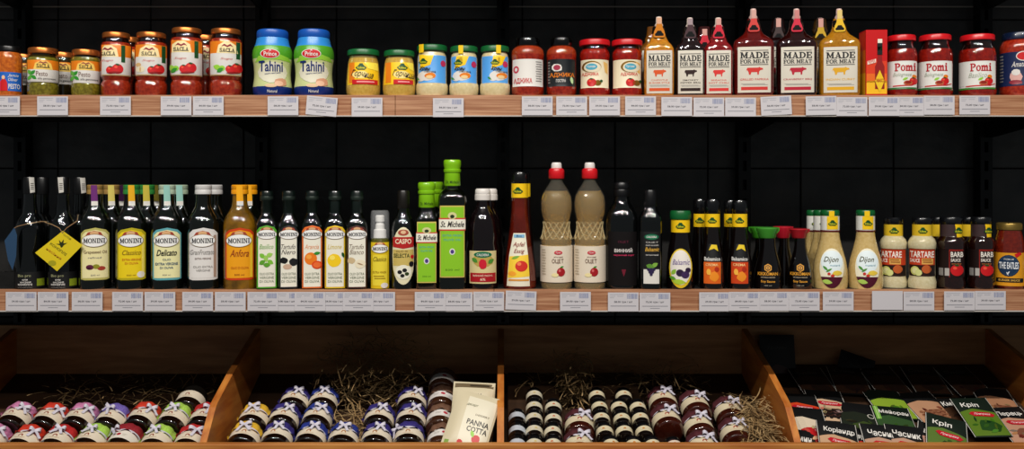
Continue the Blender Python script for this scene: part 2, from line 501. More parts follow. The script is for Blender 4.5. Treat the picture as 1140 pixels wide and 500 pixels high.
def tall_sauce(cx, top, tx, label, veg, row=0, wd=37.5):
    it = It('pasta_sauce_jar', label, 'jar', cx, wd, 1, 'tall red sauce jars with copper lids', row)
    h = wd / 2; d = top - 37
    it.lathe('glass_jar', [(None, h - 1.8), (104, h - .6), (94, h - .5), (90.5, h - 2.6), (87, h - 1), (84.5, h), (52 + d, h), (48.5 + d, h - 1.6), (45 + d, h - 3.6), (41 + d, h - 3.6)], G('7c1e0c', '9a3016'), bands=[(49 + d, neckglass)])
    screw_lid(it, top, 43.5 + d, h - 2, copper)
    l, r = cx - h * .93, cx + h * .93
    lb = it.decal('label', [(0, white, 'r', l, 63 + d, r, 84), (0, orange, 'r', l, 49.5 + d, r, 63 + d)])
    vx = tx + 8
    pic = [(1, P('f4e0a8'), 'p', [(max(l + .5, tx - 12), 63 + d), (max(l + .5, tx - 10), 54 + d), (tx - 4, 50.5 + d), (tx + 4, 50.5 + d), (min(r - .5, tx + 10), 54 + d), (min(r - .5, tx + 12), 63 + d)]), (1, dkgreen, 'r', min(cx + h * .62, tx + 15), 50 + d, min(cx + h * .62, tx + 15) + 4.5, 69 + d)]
    pic += tomato(vx + 3, 76.5 + d * .3, 5.6) + tomato(vx - 5, 78 + d * .3, 4.4) + [(5, P('8a0c10'), 'p', leaf(vx - 1, 80.6, 9, 1.2, -4)), (1, tan, 'r', l, 82.8, r, 84)]
    if veg == 'leaf': pic += [(2, lime, 'p', leaf(tx - 11, 75, 5, 3, 20)), (3, green, 'p', leaf(tx - 8, 78, 4.4, 2.4, -30)), (2, lime, 'e', tx - 6, 76, 3.6, 3)]
    elif veg == 'garlic': pic += [(2, cream, 'e', tx - 10, 77, 5, 3.6), (3, tan, 'p', leaf(tx - 10, 77, 1, 3, 0)), (2, tan, 'e', tx - 12, 72, 3, 2.2)]
    elif veg == 'chilli': pic += [(2, red, 'p', leaf(tx - 6, 78, 6, 1.3, -15)), (2, red, 'p', leaf(tx - 5, 80.5, 5, 1.2, 10))]
    it.decal('picture', pic, lb)
    it.decal('lettering', [(3, ink, 't', 'SACLA', tx - 8.5, 57.4 + d, tx + 8.5, 61.8 + d, 'S'), (2, P('8a1030'), 'p', [(tx - 7, 56 + d), (tx - 3.5, 52.6 + d), (tx, 54.6 + d), (tx + 3.5, 52.6 + d), (tx + 7, 56 + d), (tx + 3.5, 54.8 + d), (tx, 56.4 + d), (tx - 3.5, 54.8 + d)]),
                           (1, P('c8605a'), 't', 'Sugo', tx - 8, 66 + d * .5, tx + 6, 69 + d * .5, 'I')], lb)
tall_sauce(129.5, 37, 120, 'tall red sauce jar turned left, nearest the green pesto jars', 'none', wd=35.5)
tall_sauce(168.5, 37, 166, 'tall red sauce jar with garlic on its label, second of four', 'garlic')
tall_sauce(208, 32, 201.5, 'tall red sauce jar with leaf and tomato label, third of four', 'leaf')
tall_sauce(251.5, 33, 253, 'tall red sauce jar beside the tahini jars', 'leaf')
tall_sauce(143, 42, 141, 'red sauce jar in the second row behind the left pair of tall sauce jars', 'none', row=.095, wd=32)
tall_sauce(228, 40, 231, 'red sauce jar in the second row behind the right pair of tall sauce jars', 'none', row=.095, wd=32)

def tahini(cx, label):
    it = It('tahini_jar', label, 'jar', cx, 45, 1, 'waisted tahini jars with blue caps')
    gr, lb_, wh = m('4d9a24', .3), m('2e86d0', .3), m('e6e3cf', .3)
    it.lathe('sleeve', [(None, 20), (104.5, 21.6), (101, 22), (98, 22), (94, 21.4), (88, 20.6), (82, 20.4), (74, 21), (67, 22.2), (62, 22.6), (57, 22), (53, 20.4), (50, 19), (45, 18), (42, 17)], m('12296e', .3),
             bands=[(98, m('c0c88c', .3)), (70, m('b9cf6a', .3)), (66, gr), (53, lb_)])
    it.lathe('cap', [(44, 17.2), (43, 17.8), (37, 17.8), (35, 17), (34, 15)], m('1450a8', .35))
    lb = it.decal('swoosh', [(0, lime, 'p', [(cx - 20, 69), (cx - 16, 62), (cx - 4, 60), (cx + 8, 60), (cx + 18, 63), (cx + 21, 68), (cx + 8, 66), (cx - 6, 66)]), (1, P('d6d2bc'), 'p', blob(cx, 80, 17, 12.5, 14, .08, 4))])
    it.decal('logo', [(2, white, 'e', cx - 3, 59.5, 11, 5.4), (3, red, 'e', cx - 3, 59.5, 10.2, 4.7), (4, white, 't', 'Prince', cx - 10, 57.3, cx + 4.5, 62.2, 'S' if 0 else 'B'), (4, white, 'p', [(cx - 4.6, 56.4), (cx - 3, 55), (cx - 1.4, 56.4)])], lb)
    it.decal('picture', [(2, P('c89070'), 'p', blob(cx + 9, 91, 8, 5.4, 10, .2, 2)), (3, P('e0b494'), 'e', cx + 7, 92.5, 5, 3), (2, P('d8b890'), 'e', cx - 2, 95, 7, 2)], lb)
    it.decal('lettering', [(2, P('152a66'), 't', 'Tahini', cx - 15.5, 67.5, cx + 11.5, 79.5, 'B'), (2, P('152a66'), 't', 'sesame seed paste', cx - 9, 80, cx + 9, 82.6, '', 6), (2, white, 't', 'Natural', cx - 6, 99.6, cx + 5, 103)], lb)
tahini(303.5, 'waisted tahini jar with blue cap beside the red sauce jars')
tahini(349.5, 'waisted tahini jar with blue cap beside the mustard jars')

greenlid = m('0f5a2a', .35)
def kuhne(it, x, y, s=1.0, lay=3, parent=None, bg=None):
    """green badge: dome over a wide lozenge"""
    sh = [(lay, P('0c4a20'), 'p', [(x - 6.6 * s, y), (x - 4 * s, y - 2 * s), (x - 2.6 * s, y - 3.4 * s), (x - 1.8 * s, y - 5 * s), (x + 1.8 * s, y - 5 * s), (x + 2.6 * s, y - 3.4 * s), (x + 4 * s, y - 2 * s), (x + 6.6 * s, y), (x + 4 * s, y + 2.6 * s), (x - 4 * s, y + 2.6 * s)]),
          (lay + 1, P('d8d020'), 't', 'Kühne', x - 4.4 * s, y - 1.3 * s, x + 4.4 * s, y + 1.5 * s, 'B')]
    return it.decal('badge', sh, parent)

def mustard(cx, wd, dy, label, lx):
    it = It('mustard_jar', label, 'jar', cx, wd, 1, 'yellow mustard jars with green lids')
    h = wd / 2
    it.lathe('glass_jar', [(None, h - 1.5), (104.5, h - .4), (100, h), (92, h - .1), (80, h - 1), (70, h - 2.2), (66, h - 3.4), (63, h - 3.6), (60, h - 3.8)], G('b8923a', 'c8a44c'), bands=[(67, m('7a6a40', .08, coat=.6))])
    screw_lid(it, 56 + dy, 63 + dy, h - 1.4, greenlid)
    ll, rr = cx - h * .93, cx + h * .9
    lb = it.decal('label', [(0, yellow, 'p', [(ll + 1.8, 69), (rr - 1, 69), (rr, 94), (ll, 94)])])
    it.decal('picture', [(1, orange, 'r', ll + 1.8, 69, ll + 8, 92), (2, P('f4dc8a'), 'p', blob(lx - 1, 83, 10, 4.5, 12, .1, 3)), (2, P('f6e04a'), 'p', [(lx + 4, 69), (rr - 1, 69), (rr - .5, 78), (lx + 8, 76)]), (3, red, 'r', lx - 10, 88.5, rr - 1, 93.6), (4, P('f0a0a0'), 'r', lx - 5, 90.3, rr - 5, 91.6)], lb)
    it.decal('lettering', [(4, P('2a1c14'), 't', 'Горчица', lx - 11, 78.6, lx + 14, 87.4, 'I', -8)], lb)
    kuhne(it, lx, 75, .95, 3, lb)
mustard(404.5, 38.5, 0, 'yellow mustard jar with green lid beside the tahini jars', 402)
mustard(444.5, 37, 1, 'yellow mustard jar with green lid beside the horseradish jars', 448)

def horseradish(cx, wd, dy, label, lx, tabx):
    it = It('horseradish_jar', label, 'jar', cx, wd, 1, 'white horseradish jars with green lids')
    h = wd / 2
    it.lathe('glass_jar', [(None, h - 1.5), (104.5, h - .3), (100, h), (95, h - .2), (92.5, h - 1.6), (66, h - 1.6), (62, h - 2.4), (59, h - 4), (56, h - 4)], G('cdbb8c', 'd8c89c'))
    screw_lid(it, 51 + dy, 58 + dy, h - 1.2, greenlid)
    ll, rr = cx - h * .86, cx + h * .86
    lb = it.decal('label', [(0, P('4a96d8'), 'r', ll, 61 + dy, rr, 92), (1, yellow, 'p', [(lx - 4, 61 + dy), (lx + 10, 61 + dy), (lx + 6, 72), (lx - 6, 76)]), (1, white, 'p', blob(lx + 2, 84, 11, 6, 12, .1, 5))])
    it.decal('safety_tab', [(1, yellow, 'r', tabx - 2.6, 60 + dy, tabx + 2.6, 70)], lb)
    it.decal('picture', [(2, orange, 'p', blob(lx + 6, 84, 7, 3.6, 10, .15, 6)), (3, P('e8c890'), 'e', lx + 5, 85.5, 4, 2), (2, P('c02050'), 'p', blob(rr - 3, 70 + dy, 3.2, 3.8, 8, .1, 2)), (2, white, 'p', leaf(lx - 4, 88.5, 4, 1.6, 0)), (2, green, 'p', leaf(lx - 8, 87, 3, 1, 40))], lb)
    it.decal('lettering', [(4, P('2a1c14'), 't', 'Хрен', lx - 7, 73.5, lx + 6, 79, 'BI', -6), (4, P('2a1c14'), 't', 'сливочный', lx - 1, 78, lx + 12, 80.4, '', -4)], lb)
    kuhne(it, lx - 2, 68.5 + dy, .78, 3, lb)
    # the tab runs on over the lid rim
    yf = -it.b
    s_ = it.kf
    x0 = (tabx - cx) * s_
    zt = it.z(51 + dy); zm = it.z(60.5 + dy); r = (h - 1.2) * it.k + .0006
    yy = lambda x: -math.sqrt(max(1e-8, r * r - x * x))
    xs = [x0 - 2.6 * s_, x0, x0 + 2.6 * s_]
    vs = [(x, yy(x), z) for z in (zm, zt - .001) for x in xs] + [(x, yy(x) * .7, zt + .0006) for x in xs]
    ob('lid_tab', mesh('lid_tab', vs, [[0, 1, 4, 3], [1, 2, 5, 4], [3, 4, 7, 6], [4, 5, 8, 7]], yellow, angle=0), it.root)
horseradish(481, 36, 0, 'white horseradish jar with green lid beside the mustard jars', 473, 469)
horseradish(516.5, 33, 1.2, 'white horseradish jar with green lid, middle of three', 512, 513)
horseradish(551, 34, 1, 'white horseradish jar with green lid beside the white labelled adjika jar', 553, 555)

clearlid = m('040404', .1, coat=.4)
def adjika(cx, wd, label, lab, dark):
    it = It('adjika_jar', label, 'jar', cx, wd, 1)
    h = wd / 2
    it.lathe('glass_jar', [(None, h - 2), (104.5, h - .6), (98, h - .2), (95, h - .8), (67, h - .6), (62, h), (57, h - .6), (54, h - 3), (52, h - 6)], G('7a160a', '9c2a14'), bands=[(63, G('8a2c12', 'a03c1c'))])
    screw_lid(it, 43, 52.5, h - 5, clearlid)
    ll, rr = cx - h * .92, cx + h * .92
    lb = it.decal('label', [(0, lab, 'r', ll, 65.5, rr, 96)])
    if not dark:
        it.decal('picture', [(1, P('c23048'), 'e', cx - 13, 77, 3.2, 4), (2, white, 'e', cx - 13, 77, 1.6, 2)] + fine(rr - 8, 68, rr - 1, 92, 9, grey), lb)
        it.decal('lettering', [(2, red, 't', 'АДЖИКА', ll + 1.4, 86.8, cx + 5, 93.6, 'B')], lb)
    else:
        it.decal('picture', [(1, white, 'p', blob(cx - 5, 75, 7, 5, 9, .2, 2)), (2, P('a03048'), 'e', cx - 5, 75, 4, 3), (1, P('b8d8a0'), 'p', leaf(rr - 4, 89, 4.4, 1.8, 80))] + fine(ll + .5, 68, ll + 3, 94, 8, grey), lb)
        it.decal('lettering', [(2, orange, 't', 'АДЖИКА', cx - 13, 80.8, rr - 1, 86.4, 'B'), (2, white, 't', 'ГОСТРА', cx - 6, 88, cx + 5, 91.4, 'B')], lb)
adjika(587.5, 37, 'red adjika jar with white label beside the horseradish jars', white, False)
adjika(625, 34, 'red adjika jar with black label', P('12181c'), True)

def redlid_adjika(cx, lx, label):
    it = It('adjika_jar', label, 'jar', cx, 35.5, 1, 'adjika jars with red lids')
    h = 17.75
    it.lathe('glass_jar', [(None, h - 1.6), (104.5, h - .4), (100, h - .6), (97.5, h - 1.6), (68, h - 1.6), (63, h - .8), (59, h - 1.2), (56, h - 3), (53, h - 4), (51, h - 4)], G('7a0e08', '981a0e'), bands=[(55, neckglass)])
    screw_lid(it, 45, 52, h - .6, m('b81018', .35))
    ll, rr = cx - h * .88, cx + h * .88
    lb = it.decal('label', [(0, cream, 'r', ll, 66, rr, 97.5)])
    it.decal('picture', [(1, gold, 'e', lx, 74, 11, 6.6), (2, cream, 'e', lx + 1, 74.6, 9.6, 5.6), (3, P('4aa0b8'), 'e', lx, 74, 6.6, 3.6), (1, P('e0b060'), 'p', [(rr - 6, 68), (rr - 1, 70), (rr - 1, 82), (rr - 4, 80)])] + tomato(lx, 91.5, 4.6, 2) + [(2, gold, 'e', lx + 7, 92, 4, 3.2), (2, dkgreen, 'e', lx + 11, 90, 1.6, 1.6)], lb)
    it.decal('lettering', [(4, white, 't', 'Чумак', lx - 5, 72.4, lx + 5, 75.6, 'BI'), (2, red, 't', 'АДЖИКА', lx - 11, 80.5, lx + 8, 84.6, 'B')], lb)
redlid_adjika(662, 658.5, 'adjika jar with red lid beside the black labelled adjika jar')
redlid_adjika(698, 702, 'adjika jar with red lid beside the small orange meat sauce bottle')

def meat_sauce(cx, wd, top, glass, tagm, cow, label, words, big, row=0, tabc='c8948a'):
    it = It('meat_sauce_bottle', label, 'bottle', cx, wd, 1, 'flask shaped meat sauce bottles', row, rot=.6, dep=.55, n=4)
    h = wd / 2
    if big:
        body = [(None, h - 1.6, 4), (104, h - .4, 4), (60, h, 4), (50, h, 4), (46, h - 1.4, 3.6), (43, h - 5, 3), (39, h - 11, 2.6), (35, 9.2, 2.2), (31, 8, 2), (26, 7.4, 2), (21, 6.4, 2)]
    else:
        body = [(None, h - 1.4, 4), (104, h - .2, 4), (62, h, 4), (55, h - .4, 4), (51, h - 2.4, 3.4), (47, h - 6, 3), (44, 9.4, 2.4), (40, 7.6, 2), (36, 7, 2), (30, 6.4, 2)]
    k = .55
    pr = [(p[0], p[1], p[2]) for p in body]
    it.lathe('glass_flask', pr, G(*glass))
    ny = 31 if big else 41
    # neck is round: a collar carries the stopper wire and tag
    it.lathe('stopper', [(top + (13 if big else 12), 4.6), (top + 9, 4.8), (top + 7, 3.4), (top + 1, 3.2), (top, 2.8)], m('d8c8bc' if not big else 'd0b0a8', .5), dep=1, n=2)
    ty = top + 19 if big else top + 17
    o = it.lathe('neck_collar', [(ty + 2, 7), (ty + 1, 7.6), (ty - 5, 7.2), (ty - 6, 6.6)], m('15100c', .2, coat=.4), dep=.8, n=2)
    # tag hanging on the neck: keyhole plate
    s_ = it.kf; z0 = it.zf(top + 24 if big else top + 22)
    hh = it.zf(top) - z0
    shp = [(-6, .4), (-4, -.4), (4, -.4), (6, .4), (6.6, 3), (5.6, 7), (3.8, 11), (3.2, 15), (-3.2, 15), (-3.8, 11), (-5.6, 7), (-6.6, 3)]
    yy = -(7.8 * it.k * .8 + .001)
    n = len(shp)
    vs = [(x * s_, yy, z0 + z * s_) for x, z in shp] + [(x * s_, yy + .0012, z0 + z * s_) for x, z in shp]
    fs = [list(range(n))[::-1], list(range(n, 2 * n))] + [[i, (i + 1) % n, n + (i + 1) % n, n + i] for i in range(n)]
    fs[0] = list(range(n)); fs[1] = list(range(n, 2 * n))[::-1]
    fs = [f[::-1] for f in fs]
    to = ob('neck_tag', mesh('neck_tag', vs, fs, tagm, angle=0), it.root)
    hole = [(-4.6, 1.6), (4.6, 1.6), (5, 3.6), (3.4, 5), (2, 7.4), (-2, 7.4), (-3.4, 5), (-5, 3.6)]
    ob('tag_window', mesh('tag_window', [(x * s_, yy - .0004, z0 + z * s_) for x, z in hole], [list(range(8))], blackcap, angle=0), to)
    vs, fs = boxes([(-2.8 * s_, yy, z0 + 15 * s_, 2.8 * s_, yy + .0014, z0 + hh)], .0003)
    ob('tag_tab', mesh('tag_tab', vs, fs, m(tabc, .4), angle=0), to)
    lw = wd * .405 if big else wd * .42
    l, r = cx - lw, cx + lw
    if big: t0, b0 = 52, 103
    else: t0, b0 = 56, 104
    H = b0 - t0
    Y = lambda f: t0 + H * f
    lb = it.decal('label', [(0, P('d4cdbe'), 'r', l, t0, r, b0)])
    q = (r - l) / 2
    it.decal('rule_lines', [(1, ink, 'r', l + q * .16, Y(.075), r - q * .16, Y(.09)), (1, ink, 'r', l + q * .16, Y(.385), r - q * .16, Y(.4))], lb)
    it.decal('lettering', [(1, ink, 't', 'MADE', l + q * .14, Y(.115), r - q * .14, Y(.255), 'S'), (1, ink, 't', 'FOR MEAT', l + q * .14, Y(.275), r - q * .14, Y(.365), 'S'),
                           ] + ([(1, cow, 't', ' '.join(words), l + q * .14, Y(.69), r - q * .14, Y(.735))] if big else [(1, cow, 't', words[0], l + q * .36, Y(.675), r - q * .36, Y(.71)), (1, cow, 't', words[1], l + q * .2, Y(.735), r - q * .2, Y(.775))]) + fine(l + q * .2, Y(.805), r - q * .2, Y(.85), 2, grey), lb)
    cs = [(-.95, .1), (-.9, -.55), (-.8, -.85), (.45, -.85), (.55, -1.05), (.68, -.85), (.98, -.7), (1.0, -.35), (.7, -.2), (.55, .15), (.5, .95), (.34, .95), (.32, .3), (-.35, .3), (-.45, .95), (-.62, .95), (-.7, .2), (-.84, -.3)]
    it.decal('cow_picture', [(1, cow, 'p', [(cx + (l + r) / 2 - cx + a * q * .52, Y(.53) + b * H * .085) for a, b in cs])], lb)
    it.decal('flavour_bar', [(1, cow, 'r', l + q * .2, Y(.875), r - q * .2, Y(.945))], lb)
    return it
mO, mK, mR = P('e88a18'), P('8a5a58'), P('c41830')
meat_sauce(733.5, 34, 19, ('a8640c', 'bc7a16'), m('c87818', .3, coat=.3), P('d0501c'), 'small orange meat sauce bottle with red bull label', ('CHIPOTLE', 'BURGER STYLE'), False, 0, 'd0a080')
meat_sauce(768, 33, 20, ('140808', '200c0c'), m('4a3438', .3, coat=.3), P('2a1410'), 'small black meat sauce bottle', ('SMOKEY', 'PEPPER BBQ'), False, 0, '9a868a')
meat_sauce(799.5, 32.5, 20, ('6a0a0c', '801014'), mR, P('d0302c'), 'small red meat sauce bottle', ('SRIRACHA', 'HOT CHILI'), False)
meat_sauce(838.5, 46, 10, ('4e0a08', '5c100c'), P('c83a34'), P('c8302a'), 'large dark red meat sauce bottle with wide shoulders', ('GRILLED', 'PAPRIKA'), True, 0, 'c89a8e')
meat_sauce(886.5, 46, 10, ('1c0504', '280806'), P('c81f3a'), P('b01830'), 'large nearly black meat sauce bottle with red neck tag', ('CRANBERRY', 'BBQ'), True, 0, 'c07a76')
meat_sauce(934, 47, 10, ('96600e', 'aa7418'), P('e0b41c'), P('d8a018'), 'large mustard yellow meat sauce bottle', ('INDIAN', 'CURRY'), True, 0, 'd8bc70')
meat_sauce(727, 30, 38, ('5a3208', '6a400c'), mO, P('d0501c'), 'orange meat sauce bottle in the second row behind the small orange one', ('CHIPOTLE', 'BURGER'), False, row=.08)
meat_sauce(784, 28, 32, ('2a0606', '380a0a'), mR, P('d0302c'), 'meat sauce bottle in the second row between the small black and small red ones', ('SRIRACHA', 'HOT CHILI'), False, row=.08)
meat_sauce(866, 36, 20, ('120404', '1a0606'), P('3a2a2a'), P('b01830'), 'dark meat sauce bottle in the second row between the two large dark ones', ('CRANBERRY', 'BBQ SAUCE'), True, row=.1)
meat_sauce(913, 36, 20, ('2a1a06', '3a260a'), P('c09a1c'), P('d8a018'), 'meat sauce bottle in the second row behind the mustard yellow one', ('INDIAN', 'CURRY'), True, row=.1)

# pepper sauce carton
it = It('sauce_carton', 'red and yellow pepper sauce carton beside the mustard yellow bottle', 'carton', 972, 27, 1, rot=0.15, dep=.9, n=2)
hx, hy, hz = 12.6 * it.k, 12 * it.k, it.z(35)
vs, fs = boxes([(-hx, -hy, 0, hx, hy, hz)], .0006)
cart = m('c01418', .35)
nt = cart.node_tree; bs = nt.nodes['Principled BSDF']
ob('carton_box', mesh('carton_box', vs, fs, cart, angle=0), it.root)
it.surf = [(0, hx, hy, 2), (hz, hx, hy, 2)]
cxb = 972
pb = it.decal('front_print', [(0, P('e0661a'), 'r', cxb - 12, 82, cxb + 12, 92), (0, P('ecb41c'), 'r', cxb - 12, 90, cxb + 12, 104.5), (0, P('d43a1a'), 'r', cxb - 12, 68, cxb + 12, 82)], flat=True)
it.decal('bottle_picture', [(2, P('8a1010'), 'p', [(cxb + 1, 62), (cxb + 6, 62), (cxb + 6.5, 69), (cxb + 9, 74), (cxb + 9, 99), (cxb - 2, 99), (cxb - 2, 74), (cxb + .4, 69)]), (3, P('101010'), 'r', cxb + .6, 48, cxb + 6.6, 61), (3, P('e8e0d0'), 'r', cxb + 1, 43.5, cxb + 6.4, 48), (3, P('2a7a30'), 'r', cxb + .8, 52, cxb + 6.4, 56),
                           (4, P('e8c020'), 'p', [(cxb + 3.4, 78), (cxb + 9, 90), (cxb + 3.4, 103), (cxb - 2.4, 90)])], pb, flat=True)
it.decal('lettering', [(5, P('a01414'), 't', 'TABASCO', cxb - 2, 87.6, cxb + 8.8, 91.6, 'B'), (3, P('f0d8c8'), 'p', [(cxb - 11, 68), (cxb - 1, 65.5), (cxb - 1, 69.5), (cxb - 11, 72)]), (4, red, 't', 'PEPPER', cxb - 10, 67, cxb - 2, 70.2, '', 14)], pb, flat=True)
sv = [(-hx - .0003, hy * .9, hz * a) for a in (.02, .35, .7, .98)] + [(-hx - .0003, -hy * .9, hz * a) for a in (.02, .35, .7, .98)]
ob('side_print', mesh('side_print', sv, [[0, 4, 5, 1], [1, 5, 6, 2], [2, 6, 7, 3]], [P('e8b01c'), P('d87018'), P('c83018')], [0, 1, 2], angle=0), it.root)

def pomi(cx, wd, dy, label, sub, lx, rim):
    it = It('tomato_sauce_jar', label, 'jar', cx, wd, 1, 'tomato sauce jars with red lids')
    h = wd / 2
    it.lathe('glass_jar', [(None, h - 2), (104.5, h - .6), (101, h - .4), (99, h - 1), (68, h - .6), (62, h - .6), (56, h - 2), (52, h - 4.4), (49, h - 5), (46, h - 5)], G('72100a', '8e1a0e'), bands=[(55, neckglass)])
    screw_lid(it, 39.5 + dy, 46.5 + dy, h - 2.2, m('c8141c', .3, coat=.3))
    ll, rr = cx - h * .95, cx + h * .93
    lb = it.decal('label', [(0, white, 'r', ll, 67.5, rr, 99), (1, P('e0e0da'), 'r', ll + 1, 69, rr - 1, 95)])
    it.decal('picture', [(2, red, 'p', [(ll + 8, 94.8), (rr - 6, 94), (rr - .5, 92.4), (rr - .5, 93.4), (rr - 6, 95.4), (ll + 8, 96)]), (2, rim, 'r', ll, 97, rr, 99)] + tomato(lx + 11, 90, 4, 3) + [(3, P('b86038'), 'e', lx + 5, 92, 5, 2.6), (4, P('8a1a10'), 'e', lx + 5, 91.6, 3.6, 1.6), (3, lime, 'p', leaf(lx + 2, 87.6, 3.4, 1.4, -20)), (3, orange, 'e', lx + 12, 85, 2.6, 2)], lb)
    it.decal('lettering', [(3, P('b01020'), 't', 'Pomi', lx - 10, 70, lx + 14, 79, 'S'), (3, P('a8b0a0'), 't', sub, lx - 12, 80.5, lx + 9, 86, 'I')], lb)
pomi(1003.5, 37, .5, 'tomato sauce jar with red lid beside the pepper sauce carton', 'Bolognese', 1006, P('2a6a30'))
pomi(1041, 41, 0, 'tomato sauce jar with red lid, middle of three', 'Bolognese', 1041, P('2a6a30'))
pomi(1088, 44, 0, 'tomato sauce jar with red lid and basil label, beside the navy labelled jar', 'Basilico', 1090, P('3a7a28'))

it = It('pasta_sauce_jar', 'red pasta sauce jar with navy label cut by the right edge of upper shelf', 'jar', 1134, 46, 1)
it.lathe('glass_jar', [(None, 21), (104.5, 22.5), (96, 22.6), (94, 22), (60, 22), (55, 22.6), (51, 21.6), (47, 19), (45, 17)], G('8a1e10', 'a8341c'))
screw_lid(it, 37, 45.5, 19, m('0e1a34', .25, coat=.4))
lb = it.decal('label', [(0, P('13224a'), 'r', 1112, 57, 1156, 95)])
it.decal('picture', [(2, white, 'e', 1140, 62, 9, 5.5), (3, red, 'e', 1140, 62, 8, 4.4), (2, P('d8a8a0'), 'p', blob(1131, 85, 8, 7, 10, .2, 4)), (3, white, 'p', blob(1131, 80, 5.6, 4, 9, .15, 6)), (3, P('8a2030'), 'p', blob(1131, 91, 9, 3, 9, .2, 2))] + fine(1112.5, 60, 1117, 92, 9, grey), lb)
it.decal('lettering', [(2, white, 't', 'Amatriciana', 1126, 68, 1154, 74, 'I')], lb)
# ---------------------------------------------------------------- lower shelf
olive = m('0a0c04', 0.05, coat=0.6)
def dark_bottle(cx, wd, top, label, strip, txt, row=0):
    it = It('dark_bottle', label, 'bottle', cx, wd, 2, 'tall black bottles with paper seals', row)
    h = wd / 2
    d = top - 197
    it.lathe('glass_bottle', [(None, h - 1), (320, h), (262, h), (252, h - 1), (245, h - 4), (238, h - 9), (232, 8.2), (226, 7.4), (208 + d, 7.2)], blackglass)
    it.lathe('capsule', [(216 + d, 7.5), (215 + d, 7.9), (198.5 + d, 7.6), (197 + d, 6.8)], m('0c0c0d', .35), keep=False)
    s0 = it.surf
    it.surf = [(0, 7.9 * it.k, 7.9 * it.k, 2), (1, 7.9 * it.k, 7.9 * it.k, 2)]
    b0 = it.b; it.b = 7.9 * it.k
    if strip: it.decal('paper_seal', [(0, P('c8c4bc'), 'p', [(strip, 197.5 + d), (strip + 6, 197.5 + d), (strip + 7, 214 + d), (strip + 1.6, 215 + d)])] + [(1, P('55504c'), 'r', strip + 2, 204 + d + i * 2, strip + 5.6, 204.8 + d + i * 2) for i in range(4)])
    it.surf = s0; it.b = b0
    if txt:
        lb = it.decal('label', [(0, m('0b0c0d', .5), 'r', cx - h * .94, 303, cx + h * .94, 321.5), (1, P('7c8c1c'), 'r', cx + h * .42, 311, cx + h * .9, 319)])
        it.decal('lettering', [(1, P('9a9a72'), 't', 'Bio pro', cx - h * .75, 305.6, cx + h * .05, 309.4), (1, white, 't', 'олія', cx - h * .5, 310.6, cx - h * .15, 312.4, 'B'), (1, white, 't', 'НАСІННЯ', cx - h * .62, 313.6, cx + h * .05, 315.4, 'B'), (1, white, 't', 'КОНОПЛІ', cx - h * .75, 316, cx + h * .14, 318, 'B'), (1, grey, 't', 'холодний віджим', cx - h * .76, 319.6, cx + h * .14, 320.6)], lb)
    return it
it1 = dark_bottle(33.5, 36, 197, 'tall black bottle at the left end of lower shelf with blue hang tag', 32, True)
it2 = dark_bottle(70, 35, 197, 'tall black bottle with yellow hang tag beside the yellow labelled oil bottle', 64, True)
dark_bottle(89, 33, 197.5, 'tall black bottle in the second row behind the yellow hang tag', 89, False, row=.085)
dark_bottle(47, 33, 197.5, 'tall black bottle in the second row behind the blue hang tag', None, False, row=.085)
def hang(it, name, pts, mt, prints, yoff, thick=.0012):
    # a card on a string in front of the bottle; pts in picture pixels
    yw = it.yc - it.b - yoff
    M_ = it.root.matrix_basis.inverted()
    bpy.context.view_layer.update()
    Mi = (Matrix.Translation(it.root.location) @ it.root.rotation_euler.to_matrix().to_4x4()).inverted()
    def wp(p, dy=0): return Mi @ Vector((X(p[0], yw - dy), yw - dy, Z(p[1], yw - dy)))
    n = len(pts)
    vs = [wp(p) for p in pts] + [wp(p, -thick) for p in pts]
    fs = [list(range(n))[::-1], list(range(n, 2 * n))] + [[i, (i + 1) % n, n + (i + 1) % n, n + i] for i in range(n)]
    root = bpy.data.objects.new('hang_tag', None); C.objects.link(root); root.empty_display_size = .01
    root.location = it.root.location; root.rotation_euler = it.root.rotation_euler
    o = ob(name, mesh(name, vs, fs, mt, angle=0), root)
    if prints:
        VS, FS, ML, MI = project(prints, lambda x, y, l: wp((x, y), .0004 + .0002 * l), 0)
        ob('print', mesh('print', VS, FS, ML, MI, angle=0), o)
    return root, wp
yt, wp = hang(it2, 'card', [(70, 257), (92, 273), (63.5, 302), (39, 281.5)], P('d8c01e'),
     [(0, P('2a3010'), 'p', [(68, 276), (66.6, 273), (62, 271.6), (66.4, 271.4), (65.6, 267), (68.2, 270), (71, 266.4), (70.6, 271), (75, 270.4), (71, 273), (69.6, 275)]),
      (0, P('6a6418'), 't', 'КОНОПЛІ', 54, 276, 76, 279, 'B', -36), (0, P('b0601c'), 't', 'насіння', 50, 281, 70, 284, '', -36), (0, P('8a841c'), 't', 'олія', 70, 262, 80, 265, '', -36), (0, P('a0981c'), 'p', blob(58, 293, 5, 3.4, 10, .1, 2))], .012)
vs, fs = tube([wp(p) for p in ((70, 260), (66, 254), (58, 250), (50, 247.5), (50, 246.6))], .0008); ob('string', mesh('string', vs, fs, P('8a6a4a')), yt)
vs, fs = tube([wp(p) for p in ((70, 259), (74, 254), (80, 250), (86, 246), (87, 239))], .0009); ob('string', mesh('string', vs, fs, P('8a6a4a')), yt)
bt, wp = hang(it1, 'card', [(5, 268), (16, 253), (19, 262), (18, 285), (14, 301), (9, 290)], P('27425f'), None, .012)
vs, fs = tube([wp(p) for p in ((16, 254), (20, 252), (32, 249), (46, 246.6), (52, 247))], .0009); ob('string', mesh('string', vs, fs, P('8a6a4a')), bt)

